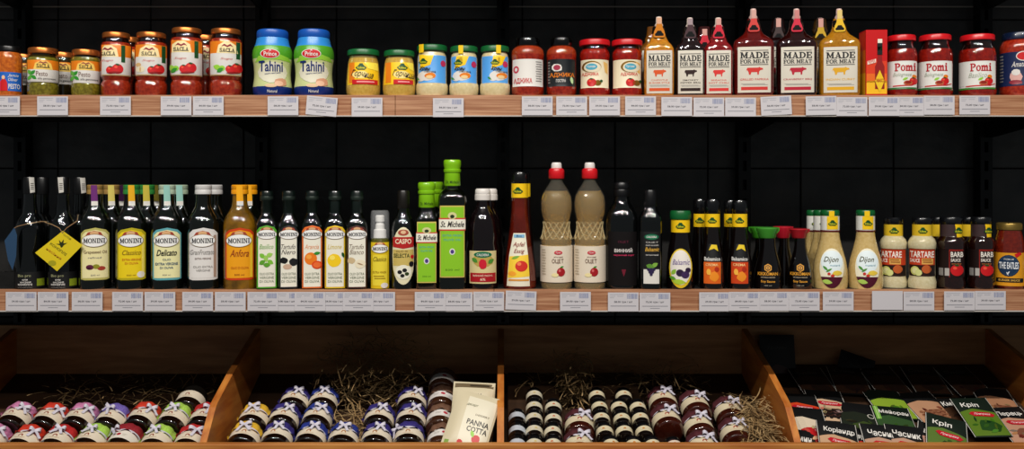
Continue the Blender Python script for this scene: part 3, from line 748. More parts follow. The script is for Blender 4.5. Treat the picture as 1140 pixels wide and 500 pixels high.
tag(yt, 'yellow square hang tag with leaf on a string at the black bottles', 'hang tag')
tag(bt, 'dark blue hang tag on a string at the leftmost black bottle', 'hang tag')
def monini_oval(it, cx, y, rx, ry, lb, sq=1.0):
    it.decal('logo', [(2, P('a04030'), 'p', [(cx - rx * .75, y - ry * .5), (cx - rx * .5, y - ry * 1.25), (cx, y - ry * 1.5), (cx + rx * .5, y - ry * 1.25), (cx + rx * .75, y - ry * .5)]), (3, P('d8a878'), 'e', cx, y - ry * 1.12, rx * .34, ry * .3),
                      (4, gold, 'e', cx, y, rx, ry), (5, P('f0eeea'), 'e', cx, y, rx * .96, ry * .92), (6, P('10141c'), 't', 'MONINI', cx - rx * .84, y - ry * .36, cx + rx * .84, y + ry * .38, 'S')], lb)
def oil500(cx, glass, capm, strip, frame, face, label, words, pic=(), row=0, tx=0, side=None):
    it = It('oil_bottle', label, 'bottle', cx, 37, 2, 'half litre oil bottles', row, n=2.6)
    it.lathe('glass_bottle', [(None, 17.4), (320, 18.4), (250, 18.5), (245, 17.6), (240, 15.2), (235, 12, 2.4), (230, 9.4, 2), (224, 8.4, 2), (212, 8.2, 2)], glass)
    it.lathe('cap', [(216.4, 9), (216, 9.6), (212, 9.6), (211.4, 9.2), (210.6, 9.2), (210, 9.6), (206.6, 9.4), (205.8, 8.6)], capm, n=2)
    if strip:
        s0, b0 = it.surf, it.b
        it.surf = [(0, 9.7 * it.k, 9.7 * it.k, 2), (1, 9.7 * it.k, 9.7 * it.k, 2)]; it.b = 9.7 * it.k
        it.decal('seal_strip', [(1, strip, 'p', [(cx - 4 + tx, 206.2), (cx + 3 + tx, 206.2), (cx + 4.2 + tx, 229), (cx - 3.6 + tx, 229)]), (2, P('e0dcd4'), 'r', cx - 3.4 + tx, 224, cx + 4 + tx, 229)])
        it.surf, it.b = s0, b0
    if row: return it
    l, r = cx - 16, cx + 16
    arch = [(l, 311), (l, 260), (l + 4, 256), (cx, 253.6), (r - 4, 256), (r, 260), (r, 311), (r - 4, 312), (l + 4, 312)]
    arch2 = [(l + 1.4, 309.6), (l + 1.4, 262), (l + 5, 258.5), (cx, 256), (r - 5, 258.5), (r - 1.4, 262), (r - 1.4, 309.6)]
    lb = it.decal('label', [(0, frame, 'p', arch), (1, face, 'p', arch2)] + ([(2, side, 'r', r - 4.6, 262, r - 1.6, 309)] if side else []))
    if pic: it.decal('picture', pic, lb)
    monini_oval(it, cx - 1, 268, 14.6, 7.4, lb)
    it.decal('lettering', words, lb)
    return it
dg = m('060804', .05, coat=.6)
W = lambda s, x0, y0, x1, y1, mt, st='': (3, mt, 't', s, x0, y0, x1, y1, st)
oil500(106, dg, m('a8854a', .35, metal=.3), P('6a2a70'), P('b8b060'), P('e6dca4'), 'dark oil bottle with pale yellow grape seed label and gold cap',
       [W('Grapeseed Oil', 93, 279, 119, 283.4, brown), W('refined', 98, 286, 113, 288, grey), W('500 ml', 101, 305.6, 111, 307.4, grey)], [(2, P('5a1a3a'), 'e', 100, 297.6, 4.4, 2.8), (2, P('8a8a20'), 'e', 107, 297, 4, 2.6), (2, P('a03828'), 'e', 113, 299, 4.6, 2.4), (3, P('3a0a20'), 'e', 99, 298.8, 2, 1.4)], tx=-1)
oil500(146.5, dg, m('2c7a34', .35), P('e0a818'), P('b0a418'), P('e4c818'), 'dark oil bottle with bright yellow label and green cap',
       [W('Classico', 136, 278.6, 157, 284, P('7a5a10'), 'I'), W('EXTRA VERGINE', 136, 288, 157, 290.4, P('c05018')), W('DI OLIVA', 139, 292, 154, 294.4, P('c05018')), W('500 ml', 141, 305.6, 151, 307.4, P('8a6a10'))], [(2, white, 'e', 157, 306, 4.4, 3.6)], side=P('f0dc60'))
oil500(186, dg, m('a8b8a0', .35), P('8fc0b4'), P('5aa0a8'), P('e6e0a8'), 'dark oil bottle with cream label, teal border and pale seal strip',
       [W('Delicato', 174, 278, 197, 285, ink, 'BI'), W('OLIO', 181, 288, 190, 290.4, P('1a4a70')), W('EXTRA VERGINE', 173, 292.4, 198, 295.4, P('1a4a70'), 'B'), W('DI OLIVA', 178, 297, 193, 299.4, P('1a4a70'), 'B'), W('500 ml', 181, 305.4, 190, 307, grey)])
oil500(226.5, dg, m('c8c6c4', .35), None, P('d8d4d0'), P('dcd8d4'), 'dark oil bottle with white label and white screw cap',
       [W('GranFruttato', 211.5, 278, 239, 283.6, grey, 'I'), W('EXTRA VERGINE', 217, 287, 235, 289, brown), W('OLIO EXTRA', 215, 296, 237, 298.4, grey), W('VERGINE', 218, 300, 234, 302.4, grey)], side=P('a88a78'))
oil500(267, m('3e2a06', .05, coat=.6, h2='8a6010', scale=24), m('e0920c', .35), P('f0a814'), P('c83c10'), P('e89c14'), 'golden oil bottle with orange label and orange cap',
       [W('Anfora', 256, 278, 277, 286, P('8a2a10'), 'I'), W('OLIO D OLIVA', 257, 297, 277, 299.6, P('b05010')), W('500 ml', 261, 305, 272, 307, P('8a3a10'))], side=P('f0c030'))
for cx, capm, st, lab in ((124, m('a8854a', .35, metal=.3), P('d0c060'), 'gold capped oil bottle in the second row behind the pale yellow label'), (136, m('b89a5a', .35, metal=.3), P('6a2a70'), 'oil bottle with purple seal in the third row by the green caps'), (163, m('2c7a34', .35), P('c0b040'), 'green capped oil bottle in the second row behind the bright yellow label'),
                          (173, m('2c7a34', .35), P('c0b040'), 'green capped oil bottle in the third row beside the pale seal strip'), (200, m('98a890', .35), P('8fc0b4'), 'pale capped oil bottle in the second row behind the teal bordered label'), (238.5, m('b8b6b4', .35), None, 'white capped oil bottle in the second row behind the white label'), (277, m('e0920c', .35), P('f0a814'), 'orange capped oil bottle in the second row behind the golden bottle')):
    oil500(cx, dg, capm, st, None, None, lab, (), row=.17 if 'third' in lab else .085)

def slim(cx, label, frame, word, wcol, pics, wd=25, row=0, face=None):
    it = It('flavoured_oil_bottle', label, 'bottle', cx, wd, 2, 'slim flavoured oil bottles', row, n=4)
    h = wd / 2
    it.lathe('glass_bottle', [(None, h - .6), (321, h), (252, h), (247, h - 1.2, 3.4), (242, h - 3.6, 2.8), (238, 6.4, 2.2), (234, 5.6, 2), (222, 5.4, 2)], dg)
    it.lathe('cap', [(238, 6), (237, 6.4), (224, 6.4), (223, 7.2), (214, 7.2), (212.6, 6.4)], m('0a1410', .3, coat=.3), n=2)
    it.lathe('cap_ring', [(222.4, 7.3), (221.6, 7.5), (219, 7.5), (218.6, 7.3)], m('28322c', .35, metal=.4), n=2)
    if row: return
    l, r = cx - h * .9, cx + h * .9
    a1 = [(l, 321), (l, 257), (l + 3, 253), (cx, 251), (r - 3, 253), (r, 257), (r, 321)]
    a2 = [(l + 1.6, 319.4), (l + 1.6, 259), (l + 4, 255.6), (cx, 254), (r - 4, 255.6), (r - 1.6, 259), (r - 1.6, 319.4)]
    lb = it.decal('label', [(0, frame, 'p', a1), (1, P('e8e4d4'), 'p', a2)])
    monini_oval(it, cx, 261, 11.4, 5.6, lb)
    it.decal('lettering', [(2, wcol, 't', w_, cx - 8.4, 272 + 6 * i, cx + 7.4, 277.4 + 6 * i, 'I') for i, w_ in enumerate(word)] + [(2, P('4a5a3a'), 't', s_, cx - 8, 303.6 + 4.2 * i, cx + 8, 306.4 + 4.2 * i) for i, s_ in enumerate(('OLIO EXTRA', 'VERGINE', 'DI OLIVA'))], lb)
    it.decal('picture', pics, lb)
gl, ol = P('7ab83a'), P('9ac858')
slim(297, 'slim oil bottle with green framed basil label', P('4a9a24'), ('Basilico',), P('6aa040'), [(2 + i % 3, (gl, ol, P('5a9a2a'))[i % 3], 'p', leaf(297 + x, 289 + y, 4, 2.6, a)) for i, (x, y, a) in enumerate(((-5, -4, 40), (3, -5, -20), (-5, 3, -30), (4, 3, 30), (-1, -1, 80), (0, 6, 0)))])
slim(321.5, 'slim oil bottle with black truffle on a white label', P('16181a'), ('Tartufo', 'Nero'), P('4a443c'), [(2, P('101012'), 'p', blob(316, 290, 5, 4, 10, .2, 3)), (2, P('17171a'), 'p', blob(327, 292, 6, 5, 11, .2, 5)), (3, P('c8a890'), 'e', 320, 297, 5, 3)], wd=23.5)
slim(347.5, 'slim oil bottle with orange fruit label', P('d8641a'), ('Arancia',), P('d88a5a'), [(2, P('e87818'), 'e', 346, 288, 7, 7), (3, P('f0a040'), 'e', 344, 286, 3, 2.6), (3, P('d84010'), 'e', 353, 295, 6, 4.6), (4, P('e86a30'), 'e', 353, 295, 4.4, 3.2), (4, green, 'p', leaf(353, 282, 4, 1.8, -10))])
slim(373, 'slim oil bottle with yellow lemon label', P('d8b41a'), ('Limone',), P('c8b050'), [(2, P('f0c81c'), 'p', blob(372, 290, 8, 7.6, 14, .06, 3)), (3, P('f8e060'), 'e', 370, 287, 3, 2.6), (3, dkgreen, 'p', leaf(382, 284, 3.4, 1.6, 70))])
slim(397.5, 'slim oil bottle with white truffle label beside the spray bottle', P('3a1a14'), ('Tartufo', 'Bianco'), P('7a6a58'), [(2, P('c8b088'), 'p', blob(391, 290, 5, 4, 10, .2, 3)), (3, P('e8dcc0'), 'p', blob(401, 294, 7, 5.4, 11, .15, 5)), (4, P('a88a68'), 'p', leaf(401, 294, 4, .8, 20))], wd=24.5)

# spray oil
it = It('spray_bottle', 'small yellow labelled oil spray bottle with clear cap', 'bottle', 423, 22, 2)
it.lathe('glass_bottle', [(None, 10), (321, 10.8), (270, 10.8), (266, 9.6), (264.6, 8)], m('4a4a10', .06, coat=.6))
it.lathe('pump', [(264.8, 7.4), (256, 7), (255, 5.2), (250, 5), (249, 4), (247, 4), (246.6, 5), (240.5, 5), (239.6, 4)], m('e4e2de', .35))
it.lathe('clear_cap', [(265.6, 10.4), (264, 10.6), (238, 10.4), (235, 9.8), (234, 8.6)], m('f4f6f8', .04, coat=1.0, alpha=.12))
lb = it.decal('label', [(0, P('d8b818'), 'r', 413, 270, 433, 321.4), (1, P('e8d23a'), 'r', 415, 284, 431, 318)])
monini_oval(it, 423, 277, 9.6, 5, lb)
it.decal('lettering', [W('Classico', 415.5, 286, 430, 291, P('7a6210'), 'I'), W('EXTRA VIRGIN', 415, 302, 430, 304.4, P('a07a10'))] + fine(416, 307, 429, 312, 2, P('a8881a'), 3), lb)
it.decal('volume_mark', [(3, white, 'e', 428, 318, 4, 3)], lb)

it = It('olive_oil_bottle', 'dark oil bottle with oval cream and red label beside the spray bottle', 'bottle', 449, 27, 2, n=2.4)
it.lathe('glass_bottle', [(None, 12.6), (320, 13.4), (254, 13.4), (248, 12.2), (243, 9.6), (238, 7, 2), (232, 6, 2), (226, 5.8, 2)], dg)
it.lathe('cap', [(232, 6.4), (231, 6.8), (214, 6.6), (212, 5.6)], m('15120e', .35), n=2)
ov = [(449 + 12.2 * math.cos(t) * (1 - .0 * abs(math.sin(t))), 285 + 32 * math.copysign(abs(math.sin(t)) ** .8, math.sin(t))) for t in [6.2832 * i / 28 for i in range(28)]]
lb = it.decal('label', [(0, P('e0d8b4'), 'p', ov), (1, P('c8b060'), 'r', 437.5, 278, 460.5, 296)])
it.decal('picture', [(2, P('b02020'), 'p', [(437.4, 264), (460.6, 264), (460.6, 275), (449, 277), (437.4, 275)]), (2, P('a84a38'), 'e', 449, 259, 6, 3.4), (3, P('e0b890'), 'e', 449, 258.6, 3, 2), (2, P('e8e4d0'), 'e', 449, 303, 9, 8), (3, ink, 'e', 445, 303, 2.6, 2.2), (3, ink, 'e', 450.5, 301, 2.6, 2.2), (3, P('2a3a14'), 'e', 453, 305, 2.4, 2), (3, ink, 'e', 448, 307, 2.4, 2), (3, red, 'p', leaf(459, 286, 2.4, 2, 90)), (3, ink, 'e', 458, 294, 2.6, 3)], lb)
it.decal('lettering', [(3, P('f0e0c0'), 't', 'CASPO', 440, 266, 458, 271.6, 'B'), (2, brown, 't', 'OLIO DI', 441, 279, 454, 281), (2, P('2a3a14'), 't', 'SELECTA', 438.4, 282.4, 456, 287, 'B')], lb)

limecap = m('7cb814', .3, coat=.2)
def michele(cx, wd, top, cb, l0, l1, label, row=0):
    it = It('olive_oil_bottle', label, 'bottle', cx, wd, 2, 'olive oil bottles with lime green caps', row, n=4.5)
    h = wd / 2
    it.lathe('glass_bottle', [(None, h - .6), (320, h), (cb + 16, h), (cb + 11, h - .8, 4), (cb + 7, h - 3, 3), (cb + 3, 8.4, 2.2), (cb - 2, 8, 2)], dg)
    it.lathe('cap', [(cb, 8.6), (cb - 1, 9.2), (cb - 15, 8.6), (cb - 15.4, 9.6), (cb - 18, 9.8), (cb - 18.6, 8.8), (cb - 19.4, 8.8), (top + 5.6, 9.8), (top + 1.4, 9.6), (top, 8.6)], limecap, n=2)
    if row: return
    s0, b0 = it.surf, it.b
    it.surf = [(0, 9.2 * it.k, 9.2 * it.k, 2), (1, 9.2 * it.k, 9.2 * it.k, 2)]; it.b = 9.2 * it.k
    it.decal('cap_print', [(0, P('2a4a10'), 't', 'St. Michele', cx - 7, cb - 6, cx + 7.4, cb - 2.6)])
    it.surf, it.b = s0, b0
    l, r = cx - h * .86, cx + h * .86
    lb = it.decal('label', [(0, P('c8b45a'), 'r', l, l0, r, l1), (1, P('86c024'), 'r', l + 1, l0 + 1.4, r - 1, l1 - 1.4)])
    H = l1 - l0
    it.decal('name_panel', [(2, P('c84030'), 'r', l - 1, l0 + H * .17, r + 1, l0 + H * .35), (3, P('ece8d8'), 'r', l - 1, l0 + H * .19, r + 1, l0 + H * .33), (2, P('d0cc90'), 'e', cx, l0 + H * .14, 5, H * .05), (3, P('203018'), 'e', cx, l0 + H * .15, 2.4, H * .025)], lb)
    it.decal('lettering', [(4, P('2a2420'), 't', 'St. Michele', l + .6, l0 + H * .215, r - .6, l0 + H * .3, 'BI'), (2, P('4aa8a0'), 't', 'EXTRA VIRGIN', l + 3, l0 + H * .4, r - 3, l0 + H * .43), (2, P('4aa8a0'), 't', 'OLIVE OIL', l + 4, l0 + H * .46, r - 4, l0 + H * .49), (2, P('4a7a18'), 't', '500 ml', l + 6, l0 + H * .88, r - 6, l0 + H * .905)], lb)
    it.decal('quality_seal', [(2, white, 'e', cx, l0 + H * .64, 3.2, 3.6), (3, P('4a3a80'), 'e', cx, l0 + H * .64, 2, 2.3)], lb)
michele(475, 25, 203, 231, 247, 315, 'short square oil bottle with lime green cap and label')
michele(503.5, 32, 178, 207, 229, 309, 'tall square oil bottle with lime green cap and label')
michele(484, 21, 202.5, 230, 0, 0, 'lime capped oil bottle in the second row behind the short square one', row=.08)

def white_cap(cx, wd, label, row=0):
    it = It('grape_vinegar_bottle', label, 'bottle', cx, wd, 2, 'dark vinegar bottles with white caps', row)
    h = wd / 2
    it.lathe('bottle', [(None, h - 2), (319, h - .4), (312, h), (276, h), (270, h - 1.2), (264, h - .4), (256, h - .8), (246, h - 2), (238, h - 5), (232, h - 9), (228, 7.4), (222, 7)], m('0c0405', .07, coat=.6))
    it.lathe('cap', [(223.4, 8.2), (222.6, 9), (217, 9), (216.4, 8.4), (215.6, 8.6), (211.6, 8.4), (210, 7.2)], m('d8d2cc', .35))
    if row: return
    lb = it.decal('label', [(0, P('d8c890'), 'r', cx - h * .85, 279.5, cx + h * .86, 316)])
    it.decal('picture', [(1, P('b8a050'), 'p', blob(cx, 290, 13, 8, 12, .15, 3)), (2, P('c81c30'), 'p', blob(cx, 294, 5, 6.4, 9, .15, 2)), (2, P('4a8a30'), 'p', leaf(cx - 9, 290, 4, 2.4, 40)), (2, P('4a8a30'), 'p', leaf(cx + 9, 291, 4, 2.4, -40)), (2, P('a81420'), 'r', cx - h * .8, 304, cx + h * .82, 314), (2, P('0f6a48'), 'e', cx, 283.6, 10, 3.4)], lb)
    it.decal('lettering', [(3, white, 't', 'CALDERA', cx - 7, 282.4, cx + 7, 285.2, 'B'), (3, P('e8c8b0'), 't', 'ВИННИЙ УКСУС', cx - 11, 305.6, cx + 11, 308, 'B'), (3, P('e8c8b0'), 't', '6%', cx - 3, 309.6, cx + 3, 312.6, 'B')], lb)
white_cap(537.5, 35, 'dark vinegar bottle with white cap and grape label')
white_cap(545, 31, 'white capped vinegar bottle in the second row beside the cone shaped vinegar', row=.09)

# cone shaped apple vinegar
it = It('apple_vinegar_bottle', 'cone shaped red brown apple vinegar bottle with yellow neck band', 'bottle', 578.5, 37, 2)
it.lathe('glass_bottle', [(None, 16.6), (319.5, 18), (312, 18.4), (300, 17.6), (285, 15.4), (268, 12.8), (250, 10.6), (235, 9.2), (220, 8.6), (202, 8.4)], m('4a1006', .05, coat=.6, h2='64180a', scale=20))
it.lathe('cap', [(204, 9), (203, 9.4), (194, 9.2), (191.6, 8)], m('0b0a0a', .25, coat=.3))
it.lathe('neck_band', [(220, 9.1), (204.4, 9.0)], yellow, off=.0004)
s0, b0 = it.surf, it.b
it.surf = [(0, 9.2 * it.k, 9.2 * it.k, 2), (1, 9.2 * it.k, 9.2 * it.k, 2)]; it.b = 9.2 * it.k
kuhne(it, 576.5, 213, .9)
it.surf, it.b = s0, b0
lb = it.decal('label', [(0, P('e8e2cc'), 'p', [(571.5, 260), (585, 260), (588, 285), (590, 319), (564, 319), (566.6, 285)]), (1, P('f0c83a'), 'p', [(567, 286), (588, 284), (589.6, 308), (565, 310)])])
it.decal('picture', [(2, P('c8281c'), 'e', 580.5, 296.6, 7, 6), (3, P('e87848'), 'e', 578, 294, 2.4, 2), (2, P('f0a030'), 'p', blob(570, 305, 5, 3, 8, .2, 1)), (2, P('7aa838'), 'p', leaf(574, 287, 5, 1.6, -20)), (2, P('7ab0d0'), 'r', 572, 261.4, 584, 265), (2, P('d8903a'), 'r', 566, 311, 589, 313)], lb)
it.decal('lettering', [(3, P('8a2418'), 't', 'Apfel', 571, 270, 584.6, 276.4, 'I'), (3, P('8a2418'), 't', 'Essig', 572, 277.6, 584, 283.4, 'I'), (3, P('1a3a6a'), 't', 'Bio', 575, 262, 581, 264.4)], lb)
it = It('apple_vinegar_bottle', 'yellow banded vinegar bottle in the second row beside the clear vinegar bottles', 'bottle', 583, 30, 2, None, .09)
it.lathe('glass_bottle', [(None, 14), (318, 15), (250, 8.8), (235, 7.6), (202, 7)], m('2a0a04', .05, coat=.6))
it.lathe('cap', [(204, 7.4), (194, 7.4), (192, 6.6)], blackcap)
it.lathe('neck_band', [(219, 7.4), (204.4, 7.3)], yellow, off=.0004)

# clear plastic vinegar bottles
def clear_vinegar(cx, label):
    it = It('cider_vinegar_bottle', label, 'bottle', cx, 37, 2, 'clear plastic vinegar bottles with red caps')
    prof = [(None, 15), (320, 17.4), (316, 18), (313, 17.6), (272, 17.6), (269, 18), (265, 17.4), (262, 16.2), (258, 15), (252, 14.2), (246, 14.8), (240, 16.4), (234, 17.6), (226, 17.8), (218, 16.6), (212, 13.6), (206, 9.4), (202, 7), (199, 6.6)]
    glass = m('efe6d0', .03, coat=1.0, alpha=.06)
    ribm = m('e8d4a0', .08, coat=1.0, alpha=.3)
    it.lathe('plastic_bottle', prof, glass, open_top=True)
    liq = [(p[0], p[1] - .9) for p in prof if p[0] is None or p[0] > 212] + [(212.5, 12.4)]
    liq[0] = (321, 14)
    it.lathe('vinegar', liq, m('dcb668', .03, trans=.8, coat=.8, ior=1.33))
    # lattice of raised ribs round the waist
    for sgn in (-1, 1):
        vs, fs = [], []
        for i in range(14):
            pts = []
            for j in range(7):
                py = 266 - j * 3.2
                z = it.z(py)
                a = it.at(z)[0] + .0004
                t = 2 * math.pi * i / 14 + sgn * j * .14
                pts.append((a * math.cos(t), a * math.sin(t), z))
            v2, f2 = tube(pts, .0011, 5)
            fs += [[q + len(vs) for q in f] for f in f2]; vs += v2
        ob('waist_ribs', mesh('waist_ribs', vs, fs, ribm), it.root)
    it.lathe('cap', [(199, 8.2), (198, 8.8), (190, 8.8), (188, 7.8), (187, 5.6)], m('c8141e', .3, coat=.2))
    it.lathe('spout_cap', [(188, 5.8), (187, 6), (182.6, 5.6), (181, 4.8)], m('dcd4d0', .35))
    lb = it.lathe('label_band', [(312.6, 17.9), (273, 17.9)], P('dfd2be'), off=.0003, keep=False)
    s0 = it.surf; it.surf = [(0, 17.9 * it.k + .0004, 17.9 * it.k + .0004, 2), (1, 17.9 * it.k + .0004, 17.9 * it.k + .0004, 2)]
    it.decal('picture', [(1, P('a01820'), 'e', cx + 5, 303, 4.6, 4.8), (2, P('d06060'), 'e', cx + 3.6, 301.4, 1.4, 1.6), (1, P('e8d8a0'), 'e', cx - 1.6, 306.4, 4, 2.2), (1, green, 'p', leaf(cx + 6, 297.4, 2.4, .9, -20)), (1, P('c83040'), 'e', cx + 2, 281.4, 4.6, 2.2)], lb)
    it.decal('lettering', [(2, white, 't', 'Руна', cx - .8, 280.4, cx + 4.8, 282.6, 'I'), (1, brown, 't', 'ОЦЕТ', cx - 5, 288.4, cx + 8, 294, ''), (1, brown, 't', 'яблучний', cx - 3, 285.4, cx + 7, 287.2)] + fine(cx - 16.4, 278, cx - 12, 308, 10, P('b8a890')), lb)
    it.surf = s0
    return it
clear_vinegar(619.5, 'clear cider vinegar bottle with red cap beside the cone shaped vinegar')
clear_vinegar(656.5, 'clear cider vinegar bottle with red cap beside the black vinegar bottles')

it = It('wine_vinegar_bottle', 'broad black wine vinegar bottle with pink lettering', 'bottle', 692, 36, 2, None, .012, n=2.8)
it.lathe('glass_bottle', [(None, 16.8), (320, 17.8), (244, 18), (238, 16.8), (232, 14, 2.4), (226, 10, 2.2), (221, 8.6, 2), (216, 8.2, 2)], blackglass)
it.lathe('cap', [(219, 8.6), (218, 9), (212, 9), (211, 8.6), (210, 9), (205, 8.8), (203, 7.6)], m('0c0c0e', .35), n=2)
lb = it.decal('label', [(0, m('0b0708', .7, spec=.2), 'r', 677, 258, 709, 318)])
it.decal('lettering', [(1, P('d8d0cc'), 't', 'ВИННИЙ', 684, 276, 704, 281, 'B'), (1, P('c03058'), 't', 'червоний оцет', 683, 283, 706, 285.4, 'B'), (1, P('5a1830'), 't', 'ОЦЕТ', 688, 268, 700, 271)], lb)
it.decal('grape_mark', [(1, P('6a1428'), 'p', [(692, 300), (697, 300), (696, 304), (694.5, 308), (693, 304)])], lb)

it = It('balsamic_bottle', 'slim black balsamic bottle with grape picture on a white patch', 'bottle', 724, 27, 2, n=3)
it.lathe('glass_bottle', [(None, 12.4), (320, 13.2), (246, 13.4), (240, 12), (235, 9.4, 2.4), (231, 7.4, 2), (226, 6.8, 2)], blackglass)
it.lathe('cap', [(230, 7.2), (229, 7.6), (214, 7.4), (211.6, 6.4)], m('0c0c0e', .35), n=2)
lb = it.decal('label', [(0, P('dcd8d0'), 'r', 716.4, 300, 734, 316), (0, m('0b0b0c', .5), 'r', 712.6, 258, 735.4, 299.6)])
it.decal('picture', [(2, P('0f6a48'), 'e', 725.4, 263.8, 8, 3.2), (2, P('5a8a30'), 'p', leaf(724, 297, 5, 3, 20)), (2, P('7aa840'), 'p', leaf(729, 295, 4, 2.4, -30))] + [(3, P('2a2048'), 'e', 722 + a, 300 + b, 1.7, 1.7) for a, b in ((0, 0), (3, 0), (6, 0), (1.5, 2.8), (4.5, 2.8), (3, 5.6))], lb)
it.decal('lettering', [(3, white, 't', 'CALDERA', 719.6, 262.6, 731.2, 265, 'B'), (2, P('c89a38'), 't', 'Balsamic', 718, 275.4, 734, 280, 'BI')] + [(2, P('c8c4be'), 't', s_, 719, y_, 733, y_ + 2) for s_, y_ in (('ОЦЕТ', 269), ('ВИННИЙ', 272), ('витриманий', 283))], lb)

def neck_label(it, y0, y1, hw, badge_x, sc, parent=None, mt=None):
    it.lathe('neck_label', [(y1, hw), (y0, hw)], mt or yellow, off=.0005, n=2, dep=1)
    s0, b0 = it.surf, it.b
    it.surf = [(0, hw * it.k + .0005, hw * it.k + .0005, 2), (1, hw * it.k + .0005, hw * it.k + .0005, 2)]; it.b = hw * it.k
    kuhne(it, badge_x, (y0 + y1) / 2 + 1, sc)
    it.surf, it.b = s0, b0

it = It('balsamic_dressing_bottle', 'squat dark dressing bottle with green cap and oval plum label', 'bottle', 757.5, 33, 2)
it.lathe('glass_bottle', [(None, 14.6), (320, 16), (310, 16.4), (296, 16), (280, 14.2), (268, 11.8), (260, 10.6), (257, 10.2), (243, 10)], m('0a0405', .06, coat=.6))
it.lathe('cap', [(244, 11.4), (243, 11.8), (237, 11.8), (234.6, 10.8)], greenlid)
neck_label(it, 244, 258.4, 10.3, 757.6, .85)
ov = [(757.8 + 13 * math.cos(t), 299 + 22 * math.sin(t)) for t in [6.2832 * i / 26 for i in range(26)]]
lb = it.decal('label', [(0, P('d8b820'), 'p', ov), (1, P('e4ddd4'), 'p', [(757.8 + (x - 757.8) * .9, 298 + (y - 299) * .88) for x, y in ov])])
it.decal('picture', [(2, P('2a1838'), 'e', 757, 304, 4.4, 4), (3, P('3a2450'), 'e', 763, 306, 4.6, 4), (2, P('2a1838'), 'e', 766, 301, 3, 3), (2, P('8ab838'), 'p', leaf(750, 303, 4, 2.4, -50)), (2, P('a8c83a'), 'p', leaf(756, 314, 8, 3, 5)), (2, P('5a9a2a'), 'p', leaf(749, 310, 4, 2, 20))], lb)
it.decal('lettering', [(3, P('7a6a9a'), 't', 'Balsamic', 748.6, 289, 768, 295, 'I')], lb)

def syrup(cx, top, label, patch, row=0, wd=29):
    it = It('balsamic_cream_bottle', label, 'bottle', cx, wd, 2, 'dark cone shaped cream bottles with yellow neck bands', row)
    h = wd / 2
    it.lathe('glass_bottle', [(None, h - 1.4), (319.5, h - .2), (308, h), (292, h - 1), (278, h - 3), (264, h - 5.4), (256, h - 6.2), (236, h - 6.6)], m('0c0504', .06, coat=.6))
    it.lathe('cap', [(237, h - 6.2), (236, h - 5.6), (top + 2.4, h - 5.6), (top, h - 6.8)], m('0a0a0c', .22, coat=.4))
    neck_label(it, 238, 252.4, h - 6.2, cx, .8)
    if row: return
    l, r = cx - h * .66, cx + h * .66
    lb = it.decal('label', [(0, P('101012'), 'p', [(cx - 4, 272), (cx + 4, 272), (cx + 7, 284), (r, 292), (l, 292), (cx - 7, 284)]), (0, patch, 'r', l, 292, r, 316)])
    it.decal('picture', [(1, P('e0c020'), 'p', [(cx - 4, 279), (cx - 1, 272.6), (cx + 5, 273), (cx + 6.6, 280), (cx + 2, 277)]), (1, P('e88a20'), 'p', blob(cx + 2, 308, 6, 6, 9, .2, 3)), (2, P('f0b040'), 'p', blob(cx - 4, 303, 3, 4, 8, .2, 2)), (2, P('a82a10'), 'p', blob(cx + 5, 300, 3, 3, 8, .2, 4))], lb)
    it.decal('lettering', [(2, white, 't', 'Balsamico', l + .6, 286.4, r - .6, 290.6, 'B'), (2, P('f0c080'), 't', 'CREMA', l + 2, 293.6, r - 3, 296.4, 'B')], lb)
    return it
syrup(793, 222, 'dark cream bottle with yellow neck band and orange patch beside the plum label', P('d86018'))
s2 = syrup(823.5, 223, 'dark cream bottle with yellow neck band and red patch beside the soy sauce', P('c84014'))
syrup(779, 221.5, 'cream bottle in the second row between plum label and orange patch', None, .075, 26)
syrup(813, 223, 'cream bottle in the second row behind the red patch', None, .075, 26)

